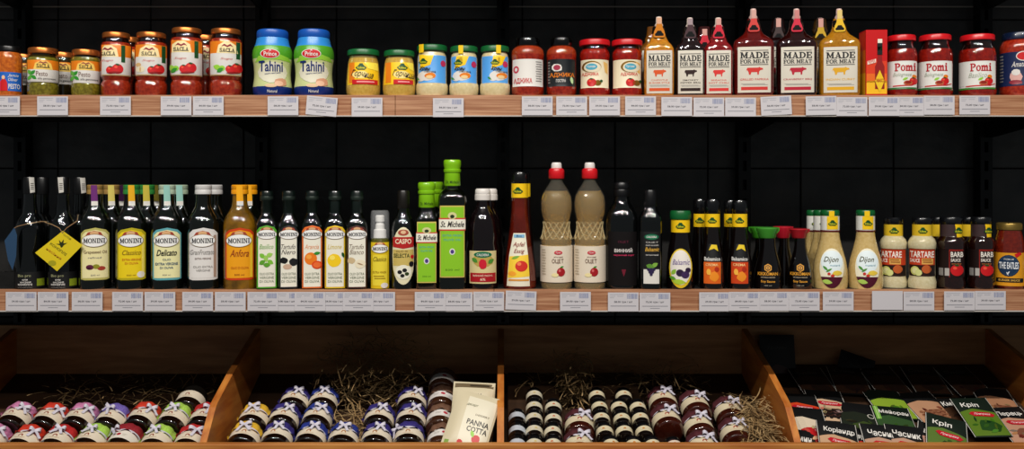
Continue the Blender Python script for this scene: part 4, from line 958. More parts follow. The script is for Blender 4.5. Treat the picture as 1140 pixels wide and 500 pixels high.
def soy(cx, wd, cap_c, top, label, capx, row=0):
    it = It('soy_sauce_bottle', label, 'bottle', cx, wd, 2, 'soy sauce dispensers', row)
    h = wd / 2
    it.lathe('glass_bottle', [(None, h - 1), (319.5, h), (312, h - .2), (300, h - 1.8), (290, h - 4.2), (280, h - 7), (274, h - 8.2), (266, h - 8.6), (264, h - 9)], m('070303', .05, coat=.7))
    cm = m(cap_c, .3, coat=.2)
    cap = it.lathe('cap', [(265, h - 7.4), (264, h - 6.6), (260, h - 6), (256, h - 3.8), (top + 1, h - 3.6), (top, h - 4.4)], cm, dx=capx)
    for sg in (-1, 1):     # two pouring spouts
        x0, x1 = sg * (h - 6), sg * (h - 2.8)
        vs = []
        for x, w_, zt, zb in ((x0, 4, top + .5, 260), (x1, 2.2, top, 256.6)):
            vs += [((x + capx) * it.k, -w_ * it.k, it.z(zb)), ((x + capx) * it.k, w_ * it.k, it.z(zb)), ((x + capx) * it.k, w_ * it.k, it.z(zt)), ((x + capx) * it.k, -w_ * it.k, it.z(zt))]
        fs = [[0, 1, 2, 3], [7, 6, 5, 4], [0, 4, 5, 1], [1, 5, 6, 2], [2, 6, 7, 3], [3, 7, 4, 0]]
        if sg > 0: fs = [f[::-1] for f in fs]
        ob('spout', mesh('spout', vs, fs, cm, angle=0), cap)
    if row: return
    og = P('d8962c')
    hexa = lambda r_: [(cx + r_ * math.cos(math.radians(60 * i + 30)), 298.6 + r_ * math.sin(math.radians(60 * i + 30))) for i in range(6)]
    lb = it.decal('emblem', [(1, og, 'p', hexa(4.6)), (2, P('120a06'), 'p', hexa(3.4)), (3, og, 'p', hexa(2.4)), (4, P('120a06'), 'r', cx - .5, 297, cx + .5, 300.4)])
    it.decal('lettering', [(1, og, 't', 'KIKKOMAN', cx - 11.4, 303.4, cx + 11, 307, 'B'), (1, P('b8a890'), 't', 'NATURALLY BREWED', cx - 8, 308.4, cx + 8, 309.8), (1, og, 't', 'Soy Sauce', cx - 8, 312.2, cx + 8, 315.6, 'B'), (1, P('a8a090'), 't', '150 ml', cx - 4, 317.4, cx + 4, 318.8)], lb)
soy(855, 33, '3c8a2c', 253, 'soy sauce bottle with green spout cap', -1)
soy(891, 30, 'a01822', 254.5, 'soy sauce bottle with red spout cap beside the mustard dressing', -1.6)
soy(873, 28, 'a81828', 252, 'red capped soy sauce bottle in the second row between green and red caps', -1, .075)
soy(846, 27, '3a8a20', 252.6, 'green capped soy sauce bottle in the second row behind the green cap', -2, .075)

def dijon(cx, label, row=0, wd=40, lab=True):
    it = It('mustard_dressing_bottle', label, 'bottle', cx, wd, 2, 'cream mustard dressing bottles', row)
    h = wd / 2
    it.lathe('glass_bottle', [(None, h - 2.4), (320, h - .6), (312, h), (300, h - .4), (288, h - 2.4), (276, h - 6), (266, h - 8.6), (258, h - 9.6), (254, h - 9.8), (238, h - 10)], G('bfa264', 'ccb278'))
    it.lathe('cap', [(240, h - 9.6), (239, h - 9.2), (235.4, h - 9.2), (234, h - 10)], greenlid)
    neck_label(it, 240.4, 256, h - 9.6, cx + 3, .8, mt=P('dcdcd4'))
    it.lathe('neck_ring', [(257.6, h - 9.2), (256.2, h - 9.2)], P('5a1018'), off=.0005)
    if not lab: return
    s0, b0 = it.surf, it.b
    r_ = (h - 9.6) * it.k + .0007
    it.surf = [(0, r_, r_, 2), (1, r_, r_, 2)]; it.b = r_
    it.decal('seal_tab', [(0, yellow, 'r', cx - 1, 235, cx + 5, 241.4), (0, yellow, 'r', cx - 3.4, 241, cx + 9, 255.6)])
    it.surf, it.b = s0, b0
    lx = cx + 2
    ov = [(lx + 13.6 * math.cos(t), 299 + 22 * math.sin(t)) for t in [6.2832 * i / 28 for i in range(28)]]
    lb = it.decal('label', [(0, P('e8e2c8'), 'p', ov), (1, P('dce8ea'), 'p', [(lx + (x - lx) * .9, 292 + (y - 299) * .58) for x, y in ov])])
    lo = [(x, y) for x, y in ov if y > 306]
    it.decal('picture', [(2, P('4a0f24'), 'p', sorted([(x, y) for x, y in ov if y > 308], key=lambda p: math.atan2(p[1] - 309, p[0] - lx))), (3, P('a8c858'), 'p', leaf(lx - 5, 314, 6, 2.6, 10)), (3, P('c83020'), 'e', lx - 3, 305, 1.8, 1.6), (3, P('4a8a30'), 'p', leaf(lx - 7, 299, 4, 1.4, 40)), (3, P('4a8a30'), 'p', leaf(lx - 3, 301, 4, 1.2, -30)), (3, P('e0c040'), 'p', blob(lx + 6, 304, 6, 3, 9, .2, 3)), (3, P('c83020'), 'e', lx + 1, 307, 2.2, 1.4)], lb)
    it.decal('lettering', [(4, P('4a4a28'), 't', 'Dijon', lx - 9, 286, lx + 7.6, 293.6, 'I'), (4, P('8ab0c0'), 't', 'mustard', lx - 2, 294.4, lx + 9, 296.4)], lb)
dijon(924, 'cream mustard dressing bottle with green cap beside the soy sauce')
dijon(963.5, 'cream mustard dressing bottle with green cap beside the tartare sauces')
dijon(914.5, 'mustard dressing bottle in the second row behind the red soy cap', .08, 37, False)
dijon(905.5, 'mustard dressing bottle in the third row, leftmost white neck band', .155, 34, False)

def tartare(cx, wd, label, tx, row=0):
    it = It('tartare_jar', label, 'jar', cx, wd, 2, 'tartare sauce jars with black lids', row)
    h = wd / 2
    it.lathe('glass_jar', [(None, h - 2), (320, h - .6), (313, h - .2), (309.5, h - 1.2), (308, h - 1.6), (278, h - 1.6), (275, h - .6), (270, h - .4), (266, h - 2), (263, h - 5), (261, h - 6)], G('c4b890', 'd0c6a2'))
    it.lathe('lid', [(250, h - 5.6), (249, h - 4.8), (243.4, h - 4.8), (242, h - 6)], m('0c0d10', .25, coat=.4))
    neck_label(it, 248.6, 264.6, h - 5.6, cx + 1, .85, mt=P('d8b424'))
    lb = it.decal('label', [(0, P('2a1410'), 'r', cx - h * .88, 277.4, cx + h * .88, 308), (1, P('c03c1c'), 'r', cx - h * .86, 278, cx + h * .86, 295.4)])
    it.decal('picture', [(2, P('c8cc70'), 'e', cx - 8, 302, 5, 5), (3, P('e0e0a0'), 'e', cx - 8, 302, 3.4, 3.4), (4, P('d0d488'), 'e', cx - 4, 304, 4, 3.6), (2, P('b85828'), 'e', cx + 5, 300, 5.4, 4.6), (2, P('1a1210'), 'r', cx + 9, 296.4, cx + h * .86, 307)], lb)
    it.decal('lettering', [(2, P('f0e8dc'), 't', 'TARTARE', tx - 13, 280, tx + 14, 287, 'B'), (2, P('f0e8dc'), 't', 'SAUCE', tx - 13, 288.4, tx - 2, 292.6, 'B'), (2, P('d8a050'), 'r', tx, 288, tx + 13, 294.6)] + fine(tx + 1, 289, tx + 12, 294, 2, P('8a4a18'), 3), lb)
tartare(994.5, 32, 'tartare sauce jar beside the mustard dressing', 990, .03)
tartare(1026.5, 33, 'tartare sauce jar beside the barbecue sauces', 1026)

def bbq(cx, wd, label, row=0):
    it = It('barbecue_sauce_jar', label, 'jar', cx, wd, 2, 'dark barbecue sauce jars', row)
    h = wd / 2
    it.lathe('glass_jar', [(None, h - 2), (320, h - .6), (313, h - .2), (309.5, h - 1.4), (278, h - 1.4), (274, h - .4), (269, h - .6), (266, h - 2), (263.4, h - 4.4), (261, h - 5)], G('160503', '200804'))
    it.lathe('lid', [(250, h - 4.8), (249, h - 4), (243, h - 4), (241.4, h - 5.2)], m('0c0d10', .25, coat=.4))
    neck_label(it, 248.6, 264.6, h - 4.8, cx + 9, .85, mt=P('3a2a2c') if not row else P('d8b424'))
    if row: return
    s0, b0 = it.surf, it.b
    r_ = (h - 4.8) * it.k + .0006
    it.surf = [(0, r_, r_, 2), (1, r_, r_, 2)]; it.b = r_
    it.decal('neck_patch', [(0, yellow, 'p', [(cx + 4.6, 249), (cx + 12.6, 249), (cx + 12.6, 264.4), (cx + 7, 264.4)])])
    it.surf, it.b = s0, b0
    kx = cx + 7
    lb = it.decal('label', [(0, P('1c0e0c'), 'r', cx - h * .9, 278, cx + h * .9, 309), (1, P('98241c'), 'r', kx - 9, 278, kx + 7, 309), (2, P('1c0a0a'), 'r', kx - 8, 279.6, kx + 7, 309)])
    it.decal('picture', tomato(kx, 301, 6.4, 3) + [(2, grey, 'r', cx - h * .8, 299, cx - h * .5, 307.4), (2, P('b0aca6'), 'r', cx - h * .4, 299, cx - h * .1, 307.4)], lb)
    it.decal('lettering', [(3, P('ece4d8'), 't', 'BARB', kx - 7, 280.6, kx + 7, 286.4, 'B'), (3, P('ece4d8'), 't', 'SAUCE', kx - 7, 288, kx + 4, 291.6, 'B'), (3, P('c8783a'), 't', 'smoky', kx - 6, 293, kx + 5, 295)], lb)
bbq(1058.5, 34, 'dark barbecue sauce jar beside the tartare sauces')
bbq(1092, 32, 'dark barbecue sauce jar beside the yellow labelled sauce jar')
bbq(1045, 28, 'barbecue sauce jar in the second row behind the tartare and barbecue sauces', .08)
bbq(1079, 28, 'barbecue sauce jar in the second row between the two front barbecue sauces', .08)

def eatles(cx, wd, label, row=0):
    it = It('burger_sauce_jar', label, 'jar', cx, wd, 2, 'sauce jars with gold lids', row)
    h = wd / 2
    it.lathe('glass_jar', [(None, h - 2), (319, h - .5), (314, h), (281, h), (272, h - .6), (264, h - 1.8), (258, h - 3.4), (255, h - 4)], G('5a1408', '6e1c0c'))
    screw_lid(it, 248, 256, h - 2.6, m('8a7238', .35, metal=.7))
    lb = it.lathe('label_band', [(317, h - .1), (280.6, h)], P('dc961c'), off=.0004, keep=True)
    it.decal('picture', [(1, P('16304e'), 'e', cx - .5, 296, 12.4, 12), (2, P('2a4a6a'), 'e', cx - .5, 296, 11, 10.6), (3, P('16304e'), 'e', cx - .5, 296, 10.4, 10), (2, red, 'p', [(cx + 6, 283), (cx + 12, 280.8), (cx + 14, 283), (cx + 8, 287)]), (1, P('14161a'), 'r', cx - h * .85, 310, cx + h * .9, 314.6), (5, P('d8dce0'), 'p', leaf(cx - 1, 304, 2.6, .8, -50)), (5, P('d8dce0'), 'p', leaf(cx - 2, 305, 2.4, .6, 60))], lb)
    it.decal('lettering', [(5, P('e8ecf0'), 't', 'THE EATLES', cx - 11.4, 292, cx + 10.6, 299.6, 'B'), (5, P('c8ccd0'), 't', 'PREMIUM', cx - 6, 288, cx + 5, 289.8), (2, P('e0b050'), 't', 'BURGER SAUCE', cx - 12, 311.2, cx + 12, 313.4, 'B')], lb)
eatles(1123.5, 35, 'gold lidded sauce jar with yellow label and navy disc')
eatles(1156, 33, 'gold lidded sauce jar cut by the right edge of lower shelf')
# ---------------------------------------------------------------- bins: jars lying on the slope, pouches, sachets, straw
AX = Vector((0, math.cos(TH), math.sin(TH))); NRM = Vector((0, -math.sin(TH), math.cos(TH)))
def patch(R_, z0, z1, a0, a1, mt, off=.0004, n=18):
    vs, fs = [], []
    for i in range(n + 1):
        t = math.radians(a0 + (a1 - a0) * i / n) - math.pi / 2
        for z in (z0, z1): vs.append(((R_ + off) * math.cos(t), (R_ + off) * math.sin(t), z))
    fs = [[2 * i, 2 * i + 2, 2 * i + 3, 2 * i + 1] for i in range(n)]
    return mesh('label', vs, fs, mt)
def flatprint(shapes, R_, zc, unit):
    """shapes in units, x right and y down from the label centre, wrapped on the front"""
    def proj(x, y, lay):
        t = x * unit / R_ - math.pi / 2
        r = R_ + .0006 + .0003 * lay
        return (r * math.cos(t), r * math.sin(t), zc - y * unit)
    VS, FS, ML, MI = project(shapes, proj, 2.5)
    return mesh('print', VS, FS, ML, MI)
def strip(pts, width, axis):
    vs, fs = [], []
    for p in pts:
        vs += [Vector(p) - Vector(axis) * width / 2, Vector(p) + Vector(axis) * width / 2]
    fs = [[2 * i, 2 * i + 1, 2 * i + 3, 2 * i + 2] for i in range(len(pts) - 1)]
    return vs, fs
ribbon_m = m('c4bfcb', .5)
def cloth_m(h, h2): return m(h, .8, h2=h2, scale=260)
def gift_jar(name, R_, L, glass, cloth, lab, prints, ribbon=True, seed=1, emblem_unit=.0013):
    rg = random.Random(seed)
    root = bpy.data.objects.new(name, None); C.objects.link(root); root.empty_display_size = .01
    zt = L * .66                          # ribbon height
    pr = [(0, R_ * .8), (.0015, R_ * .92), (.005, R_ * .99), (.008, R_), (zt - .005, R_), (zt - .003, R_ * .93), (zt, R_ * .82), (zt + .003, R_ * .8)]
    vs, fs = loft([(z, r, r, 2) for z, r in pr], 28); ob('glass_jar', mesh('glass_jar', vs, fs, glass), root)
    vs, fs = loft([(zt + .002, R_ * .84, R_ * .84, 2), (L - .002, R_ * .86, R_ * .86, 2), (L, R_ * .8, R_ * .8, 2)], 24); ob('lid', mesh('lid', vs, fs, m('2a2622', .35)), root)
    lb = ob('label', patch(R_, L * .25, zt - .005, -95, 95, lab), root)
    ob('print', flatprint(prints, R_, (L * .25 + zt - .005) / 2, emblem_unit), lb)
    if cloth:
        seg = 44; vs, fs = [], []
        ph = rg.random() * 6
        rings = ((L + .004, 0.0, 0), (L + .004, .5, .01), (L + .002, .84, .02), (L - .003, .98, .03), (L - .010, 1.03, .035), (zt + .006, 1.0, .04), (zt + .0025, .93, .04), (zt - .001, .9, .03), (zt - .004, 1.02, .05), (zt - .008, 1.1, .08))
        for z, f, am in rings:
            for i in range(seg):
                t = 2 * math.pi * i / seg
                r = R_ * (f + am * math.sin(9 * t + ph) + am * .5 * math.sin(16 * t + 2 * ph))
                zz = z + (am * .03 * math.sin(5 * t + ph) if am > .04 else 0)
                x, y = r * math.cos(t), r * math.sin(t)
                if y > 0: y = min(y, R_ * .99)
                vs.append((x, y, zz))
        for k in range(len(rings) - 1):
            for i in range(seg):
                j = (i + 1) % seg
                fs.append([k * seg + j, k * seg + i, (k + 1) * seg + i, (k + 1) * seg + j])
        co_ = ob('cloth_cover', mesh('cloth_cover', vs, fs, cloth, angle=70), root)
        if ribbon:
            vs, fs = loft([(zt - .0025, R_ * .96, R_ * .96, 2), (zt + .0025, R_ * .96, R_ * .96, 2)], 28, False, False)
            rb = ob('ribbon', mesh('ribbon', vs, fs, ribbon_m), root)
            bx = rg.uniform(-.8, .8)
            c0 = Vector((R_ * 1.02 * math.sin(bx), -R_ * 1.02 * math.cos(bx), zt))
            tx = Vector((math.cos(bx), math.sin(bx), 0)); nx = Vector((math.sin(bx), -math.cos(bx), 0)); zx = Vector((0, 0, 1))
            ra = rg.uniform(-.7, .7); tx, zx = tx * math.cos(ra) + zx * math.sin(ra), zx * math.cos(ra) - tx * math.sin(ra)
            for sg in (-1, 1):
                ll = rg.uniform(.010, .018)
                pts = [c0 + tx * sg * ll * math.sin(a * .5) * (1 if a < 3.2 else .95) + nx * (.003 + .005 * math.sin(a)) + zx * .004 * math.sin(a * .5) for a in [6.283 * i / 10 for i in range(11)]]
                vs, fs = strip(pts, .0065, zx + nx * .6)
                ob('bow_loop', mesh('bow_loop', vs, fs, ribbon_m, angle=60), rb)
                ln = rg.uniform(.018, .03)
                pts = [c0 + nx * (.004 + .002 * math.sin(i)) + (tx * sg * .55 - zx * .7) * ln * i / 5 for i in range(6)]
                vs, fs = strip(pts, .0065, tx * .8 + zx * sg * .5)
                ob('bow_tail', mesh('bow_tail', vs, fs, ribbon_m, angle=60), rb)
    return root
def lay(root, px, py, R_, s0, yaw=0, roll=0, lift=0.0):
    p = slope_pt(px, py) - NRM * (R_ - lift) - AX * s0
    root.location = p
    root.rotation_euler = (Matrix.Rotation(yaw, 3, NRM) @ Matrix.Rotation(-(math.pi / 2 - TH), 3, 'X') @ Matrix.Rotation(roll, 3, 'Z')).to_euler()

honey = m('0e0603', .07, coat=.6, h2='180b05', scale=40)
lab_cream = P('dacdb8')
emb = lambda c1, c2: [(0, P(c1), 'p', [(-4, 3), (-3.4, -1), (-1.6, -3), (1.6, -3), (3.4, -1), (4, 3), (2.4, 3), (1.8, 0), (0, -1.2), (-1.8, 0), (-2.4, 3)]), (0, P(c2), 'r', -9, 4.4, 9, 5.6), (0, P(c2), 'r', -6, 6.6, 6, 7.4), (0, P('b8a890'), 'r', -12, -7, 12, -6.2)]
COL = {'pink': ('b0628e', 'c680a6'), 'red': ('9c1014', 'b81c1c'), 'scarlet': ('b0220e', 'c83416'), 'lime': ('8fb83c', 'a8cc58'), 'purple': ('5a4a98', '7464b0'), 'dark red': ('780c18', '921422'),
       'yellow': ('c89a1c', 'dcb030'), 'violet': ('22185e', '2e2274'), 'blue': ('14246e', '1c3088'), 'brown': ('5a3c2a', '6e4c38'), 'maroon': ('3a0c14', '4c121c')}
PROTO = {}
def put_jar(kind, col, px, py, label, group):
    key = (kind, col, random.randint(0, 2))
    if key not in PROTO:
        cl = cloth_m(*COL[col]) if col else None
        if kind == 'bin1': p, R_, L = gift_jar('cloth_topped_jar', .0345, .077, honey, cl, lab_cream, emb('8a3a20', 'c0a888'), True, key[2] + len(PROTO)), .0345, .077
        elif kind == 'bin1w': p, R_, L = gift_jar('cloth_topped_jar', .0345, .077, honey, cl, P('dcd4c8'), [(0, P('a81828'), 'p', blob(-3, 0, 4, 3.4, 10, .1, 2)), (0, P('b0a898'), 'r', 3, -1, 11, 0), (0, P('b0a898'), 'r', 3, 2, 9, 2.8)], True, key[2] + len(PROTO)), .0345, .077
        elif kind == 'bin2': p, R_, L = gift_jar('cloth_topped_jar', .0345, .068, honey, cl, lab_cream, emb('a8642c', 'd0b898'), True, key[2] + len(PROTO)), .0345, .068
        elif kind == 'kraft': p, R_, L = gift_jar('cloth_topped_jar', .033, .069, m('3a2012', .07, coat=.6), cl, P('dcd6d0'), [(0, P('b83040'), 'p', blob(6, -1, 5, 4, 9, .3, 4)), (0, P('a8a098'), 'r', -12, -2, -2, -1), (0, P('a8a098'), 'r', -12, 1, -3, 1.8)], False, key[2] + len(PROTO)), .033, .069
        elif kind == 'choc': p, R_, L = gift_jar('cloth_topped_jar', .034, .072, m('2e0f08', .07, coat=.6, h2='3e160c', scale=30), cl, P('d4c6a8'), emb('a02c24', 'd0b898'), True, key[2] + len(PROTO)), .034, .072
        elif kind == 'plain': p, R_, L = gift_jar('cloth_topped_jar', .0345, .077, honey, None, lab_cream, emb('8a3a20', 'c0a888')), .0345, .077
        p.name = 'honey_jar' if kind == 'plain' else 'cloth_topped_jar'
        PROTO[key] = (p, R_, L); o = p
    else:
        o = copy_tree(PROTO[key][0])
    _, R_, L = PROTO[key]
    lay(o, px, py - 3.5, R_, L * .45, random.uniform(-.05, .05), random.uniform(-.15, .15))
    tag(o, label, 'jar', group)
    return o
g1 = 'cloth topped jars in the leftmost bin'
for kind, col, px, py, lab in (
    ('bin1', 'pink', -14, 486, 'jar under pink cloth cut by the left edge, front row of leftmost bin'),
    ('bin1', 'scarlet', 23, 487, 'jar under orange red cloth, front row of leftmost bin'),
    ('bin1', 'red', 60, 487, 'jar under red cloth left of the lime one, front row of leftmost bin'),
    ('bin1', 'lime', 97, 486, 'jar under lime cloth between two red ones, front row of leftmost bin'),
    ('bin1w', 'dark red', 134, 486, 'jar under dark red cloth with red dot label, front row of leftmost bin'),
    ('bin1', 'lime', 172, 487, 'jar under lime cloth near the divider, front row of leftmost bin'),
    ('bin1', 'red', 209, 487, 'jar under red cloth against the divider, front row of leftmost bin'),
    ('bin1', 'pink', 14, 461, 'jar under pink cloth at the left, second row of leftmost bin'),
    ('bin1', 'scarlet', 50, 462, 'jar under orange red cloth between two pink ones, second row of leftmost bin'),
    ('bin1', 'pink', 85, 462, 'jar under pink cloth beside the purple one, second row of leftmost bin'),
    ('bin1', 'purple', 120, 463, 'jar under purple cloth, second row of leftmost bin'),
    ('bin1', 'scarlet', 155, 461, 'jar under orange red cloth with large bow right of the purple one'),
    ('bin1', 'lime', 190, 462, 'jar under lime cloth, second row of leftmost bin'),
    ('bin1', 'red', 225, 462, 'jar under red cloth against the divider, second row of leftmost bin'),
    ('plain', None, 210, 441, 'uncovered honey jar behind the lime cloth jars in leftmost bin')):
    put_jar(kind, col, px, py, lab, g1)
g2 = 'cloth topped jars in the second bin'
for kind, col, px, py, lab in (
    ('bin2', 'yellow', 270, 482, 'jar under yellow cloth, front row beside the left divider'), ('bin2', 'yellow', 280, 461, 'jar under yellow cloth, second row beside the left divider'),
    ('bin2', 'violet', 307, 482, 'jar under violet cloth right of the front yellow jar'), ('bin2', 'violet', 314, 461, 'jar under violet cloth right of the second row yellow jar'), ('bin2', 'violet', 326, 442, 'jar under violet cloth, third row, left of the rear blue jar'),
    ('bin2', 'blue', 344, 482, 'jar under blue cloth, front row, left one of two'), ('bin2', 'blue', 351, 461, 'jar under blue cloth, second row'), ('bin2', 'blue', 359, 442, 'jar under blue cloth, third row'), ('bin2', 'blue', 381, 483, 'jar under blue cloth, front row in front of the straw'),
    ('bin2', 'violet', 418, 483, 'jar under violet cloth, front row right of the straw'), ('bin2', 'violet', 421, 461, 'jar under violet cloth with tall bow beside the straw, second row'),
    ('bin2', 'violet', 455, 482, 'jar under violet cloth, front row beside the brown cloth jar'), ('bin2', 'violet', 456, 461, 'jar under violet cloth, second row beside the brown cloth jar'), ('bin2', 'violet', 458, 442, 'jar under violet cloth, third row beside the brown cloth jar'),
    ('kraft', 'brown', 491, 484, 'jar under brown cloth with white label, front row beside the pouches'), ('kraft', 'brown', 490, 462, 'jar under brown cloth with white label, second row beside the pouches'), ('kraft', 'brown', 491, 441, 'jar under brown cloth with white label, third row beside the pouches'), ('kraft', 'brown', 492, 421, 'jar under brown cloth in the shade at the back beside the pouches')):
    put_jar(kind, col, px, py, lab, g2)
g3 = 'large dark jars with maroon cloth in the third bin'
for px, py, lab in ((645, 491, 'large maroon jar between small jars, front one'), (645, 468, 'large maroon jar between small jars, rear one with wavy cloth'),
                    (739, 442, 'large dark jar with maroon cloth at the back left of its cluster'), (744, 463, 'large dark jar with maroon cloth behind the small red label jar'),
                    (776, 447, 'large dark jar with maroon cloth at the back middle of its cluster'), (780, 470, 'large dark jar with maroon cloth in the middle of its cluster'), (783, 493, 'large dark jar with maroon cloth at the front edge of bin'),
                    (813, 454, 'large dark jar with maroon cloth at the back near the straw'), (820, 478, 'large dark jar with maroon cloth at the front near the straw')):
    put_jar('choc', 'maroon', px, py, lab, g3)

# small jars
SM = {}
def small_jar(lab_c, em_c, body_c):
    key = (lab_c, em_c, body_c)
    if key in SM: return copy_tree(SM[key])
    R_, L = .0195, .0445
    root = bpy.data.objects.new('small_jar', None); C.objects.link(root); root.empty_display_size = .01
    vs, fs = loft([(z, r, r, 2) for z, r in ((0, R_ * .8), (.002, R_ * .96), (.005, R_), (.03, R_), (.0335, R_ * .9), (.036, R_ * .86))], 24); ob('glass_jar', mesh('glass_jar', vs, fs, m(body_c, .07, coat=.6)), root)
    vs, fs = loft([(z, r, r, 2) for z, r in ((.0335, R_ * .95), (.0345, R_ * .98), (L - .0015, R_ * .98), (L, R_ * .9))], 24); ob('lid', mesh('lid', vs, fs, m('0c0c0e', .2, coat=.5)), root)
    lb = ob('label', patch(R_, .0105, .0285, -90, 90, P(lab_c), n=14), root)
    if em_c: ob('print', flatprint([(0, P(em_c), 'p', [(-3, 2.4), (-2.6, -1), (0, -2.6), (2.6, -1), (3, 2.4)]), (0, P('b8ac98'), 'r', -6, 4, 6, 4.8)], R_, .0195, .001), lb)
    SM[key] = root
    return root
cols = [('first', 576, [(461, 0), (476, 0), (491, 0)], 'b8bcc4', None), ('second', 595, [(437, 0), (449.5, 0), (462, 0), (476, 0), (491, 0)], 'cfc6ae', 'c8b068'), ('third', 616, [(449.5, 0), (463, 0), (477, 0), (491, 0)], 'd4cab0', 'c05a2c'),
        ('fourth', 668, [(437, -3), (449.5, 0), (462, 2), (476.5, 6), (491.5, 13)], 'd4c8a8', 'c07838'), ('fifth', 690, [(437, 5), (449.5, 0), (462.5, 3), (476.5, 6), (492, 16)], 'd4c8a8', 'c07838'), ('sixth', 711, [(450, 0), (462, 3), (476.5, 7)], 'd4c8a8', 'c8843c')]
rown = ('front', 'second', 'third', 'fourth', 'rearmost')
for cn, px, rows, lc, ec in cols:
    for i, (py, dx) in enumerate(sorted(rows, reverse=True)):
        o = small_jar(lc, ec, '100a08')
        lay(o, px + dx, py, .0195, .0195, random.uniform(-.03, .03), random.uniform(-.25, .25))
        tag(o, 'small black lidded jar in the %s column from the middle divider, %s row' % (cn, rown[i]), 'jar', 'small black lidded jars in the third bin')
for px, py, lc, ec, bc, lab in ((728, 492, 'd4c8a8', 'c07838', '100a08', 'small jar with cream label left of the red label jar'), (752, 493, 'd8c8b8', 'b02020', '5a0a0a', 'small red jar with red print at the bin front'), (851, 495, 'd4c4a0', None, '4a2a18', 'small brown jar at the foot of the right divider')):
    o = small_jar(lc, ec, bc); lay(o, px, py, .0195, .0195, .05, 0); tag(o, lab, 'jar', 'small black lidded jars in the third bin')
# riser boards under the small jars and sachets
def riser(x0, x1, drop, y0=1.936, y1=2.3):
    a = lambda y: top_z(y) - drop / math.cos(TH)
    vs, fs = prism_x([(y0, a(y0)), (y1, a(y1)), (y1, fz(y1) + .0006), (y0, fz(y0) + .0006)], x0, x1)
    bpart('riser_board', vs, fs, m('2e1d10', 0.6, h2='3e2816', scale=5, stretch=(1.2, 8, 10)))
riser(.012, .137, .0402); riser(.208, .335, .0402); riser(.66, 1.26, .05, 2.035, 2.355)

# ---- pouches and sachets
def pouch(name, label, cat, group, W_, H_, T_, base, prints, ctr, ang, yaw, spin=0.0):
    """flat pack; W x H, print units 0..100 by 0..140 with y down; ang = lean from horizontal"""
    nu, nv = 8, 10
    def wth(u, v):
        e = max(0, 1 - abs(2 * u) ** 4) * max(0, 1 - abs(2 * v) ** 4)
        return T_ * e + .0004 + .0006 * math.sin(9 * u + 5 * v + ctr[0] * 30) * e
    root = bpy.data.objects.new(name, None); C.objects.link(root); root.empty_display_size = .01
    vs, fs = [], []
    for side in (1, -1):
        for j in range(nv + 1):
            for i in range(nu + 1):
                u, v = i / nu - .5, j / nv - .5
                vs.append((u * W_, v * H_, wth(u, v) * (1 if side > 0 else 0) - (0 if side > 0 else .0003)))
    q = (nu + 1) * (nv + 1)
    for j in range(nv):
        for i in range(nu):
            a = j * (nu + 1) + i
            fs.append([a, a + 1, a + nu + 2, a + nu + 1]); fs.append([q + a + nu + 1, q + a + nu + 2, q + a + 1, q + a])
    bd = [i for i in range(nu + 1)] + [(j + 1) * (nu + 1) - 1 for j in range(1, nv + 1)] + [nv * (nu + 1) + i for i in range(nu - 1, -1, -1)] + [j * (nu + 1) for j in range(nv - 1, 0, -1)]
    for k in range(len(bd)):
        a, b = bd[k], bd[(k + 1) % len(bd)]
        fs.append([b, a, a + q, b + q])
    ob('packet', mesh('packet', vs, fs, base), root)
    def proj(x, y, lay_):
        u, v = x / 100 - .5, .5 - y / 140
        return (u * W_, v * H_, wth(u, v) + .0003 + .0003 * lay_)
    pk = root.children[0]
    pics = [s for s in prints if s[2] != 't']; txt = [s for s in prints if s[2] == 't']
    for nm, ss in (('picture', pics), ('lettering', txt)):
        if ss:
            VS, FS, ML, MI = project(ss, proj, 12.5, [14 * k for k in range(1, 10)])
            FS = [f for f in FS]
            ob(nm, mesh(nm, VS, FS, ML, MI, angle=60), pk)
    root.location = ctr
    n = Vector((0, -math.sin(ang), math.cos(ang)))
    root.rotation_euler = (Matrix.Rotation(spin, 3, 'Z') @ Matrix.Rotation(yaw, 3, n) @ Matrix.Rotation(ang, 3, 'X')).to_euler()
    tag(root, label, cat, group)
    return root
pcream = m('cfc3a4', .4)
pc = [(0, P('e0d8c0'), 'p', [(30, 12), (96, 14), (96, 136), (34, 136)]), (1, red, 'p', blob(72, 104, 10, 10, 10, .1, 2)), (2, lime, 'p', leaf(62, 95, 8, 4, 60)), (1, red, 'p', blob(40, 118, 7, 6, 9, .1, 4)), (1, P('c8a890'), 'p', blob(56, 122, 16, 6, 10, .1, 4)), (1, P('7a9a3a'), 'r', 6, 118, 16, 126), (1, P('5a5a30'), 't', 'десерт', 30, 30, 56, 36, 'I'), (1, P('6a5a3a'), 't', 'DESSERT', 56, 50, 88, 54), (1, P('2a2420'), 't', 'PANNA', 42, 64, 92, 76, 'B'), (1, P('2a2420'), 't', 'COTTA', 46, 79, 92, 91, 'B')]
pouch('dessert_pouch', 'cream panna cotta pouch tilted forward, front one of two', 'pouch', 'cream dessert pouches', .1, .145, .012, pcream, pc, (X(524, 1.985), 1.985, Z(472, 1.985)), math.radians(52), math.radians(-16))
pouch('dessert_pouch', 'cream panna cotta pouch standing behind against the middle divider', 'pouch', 'cream dessert pouches', .098, .15, .012, pcream, [(0, P('6a5a40'), 'r', 4, 4, 96, 14), (1, P('3a3020'), 'r', 40, 7, 86, 11), (1, P('2a2420'), 't', 'PANNA', 28, 28, 72, 38, 'B'), (1, P('2a2420'), 't', 'COTTA', 36, 41, 72, 51, 'B'), (1, P('8a8070'), 'r', 82, 60, 92, 72)], (X(526, 2.065), 2.065, Z(461, 2.065)), math.radians(58), math.radians(-3))

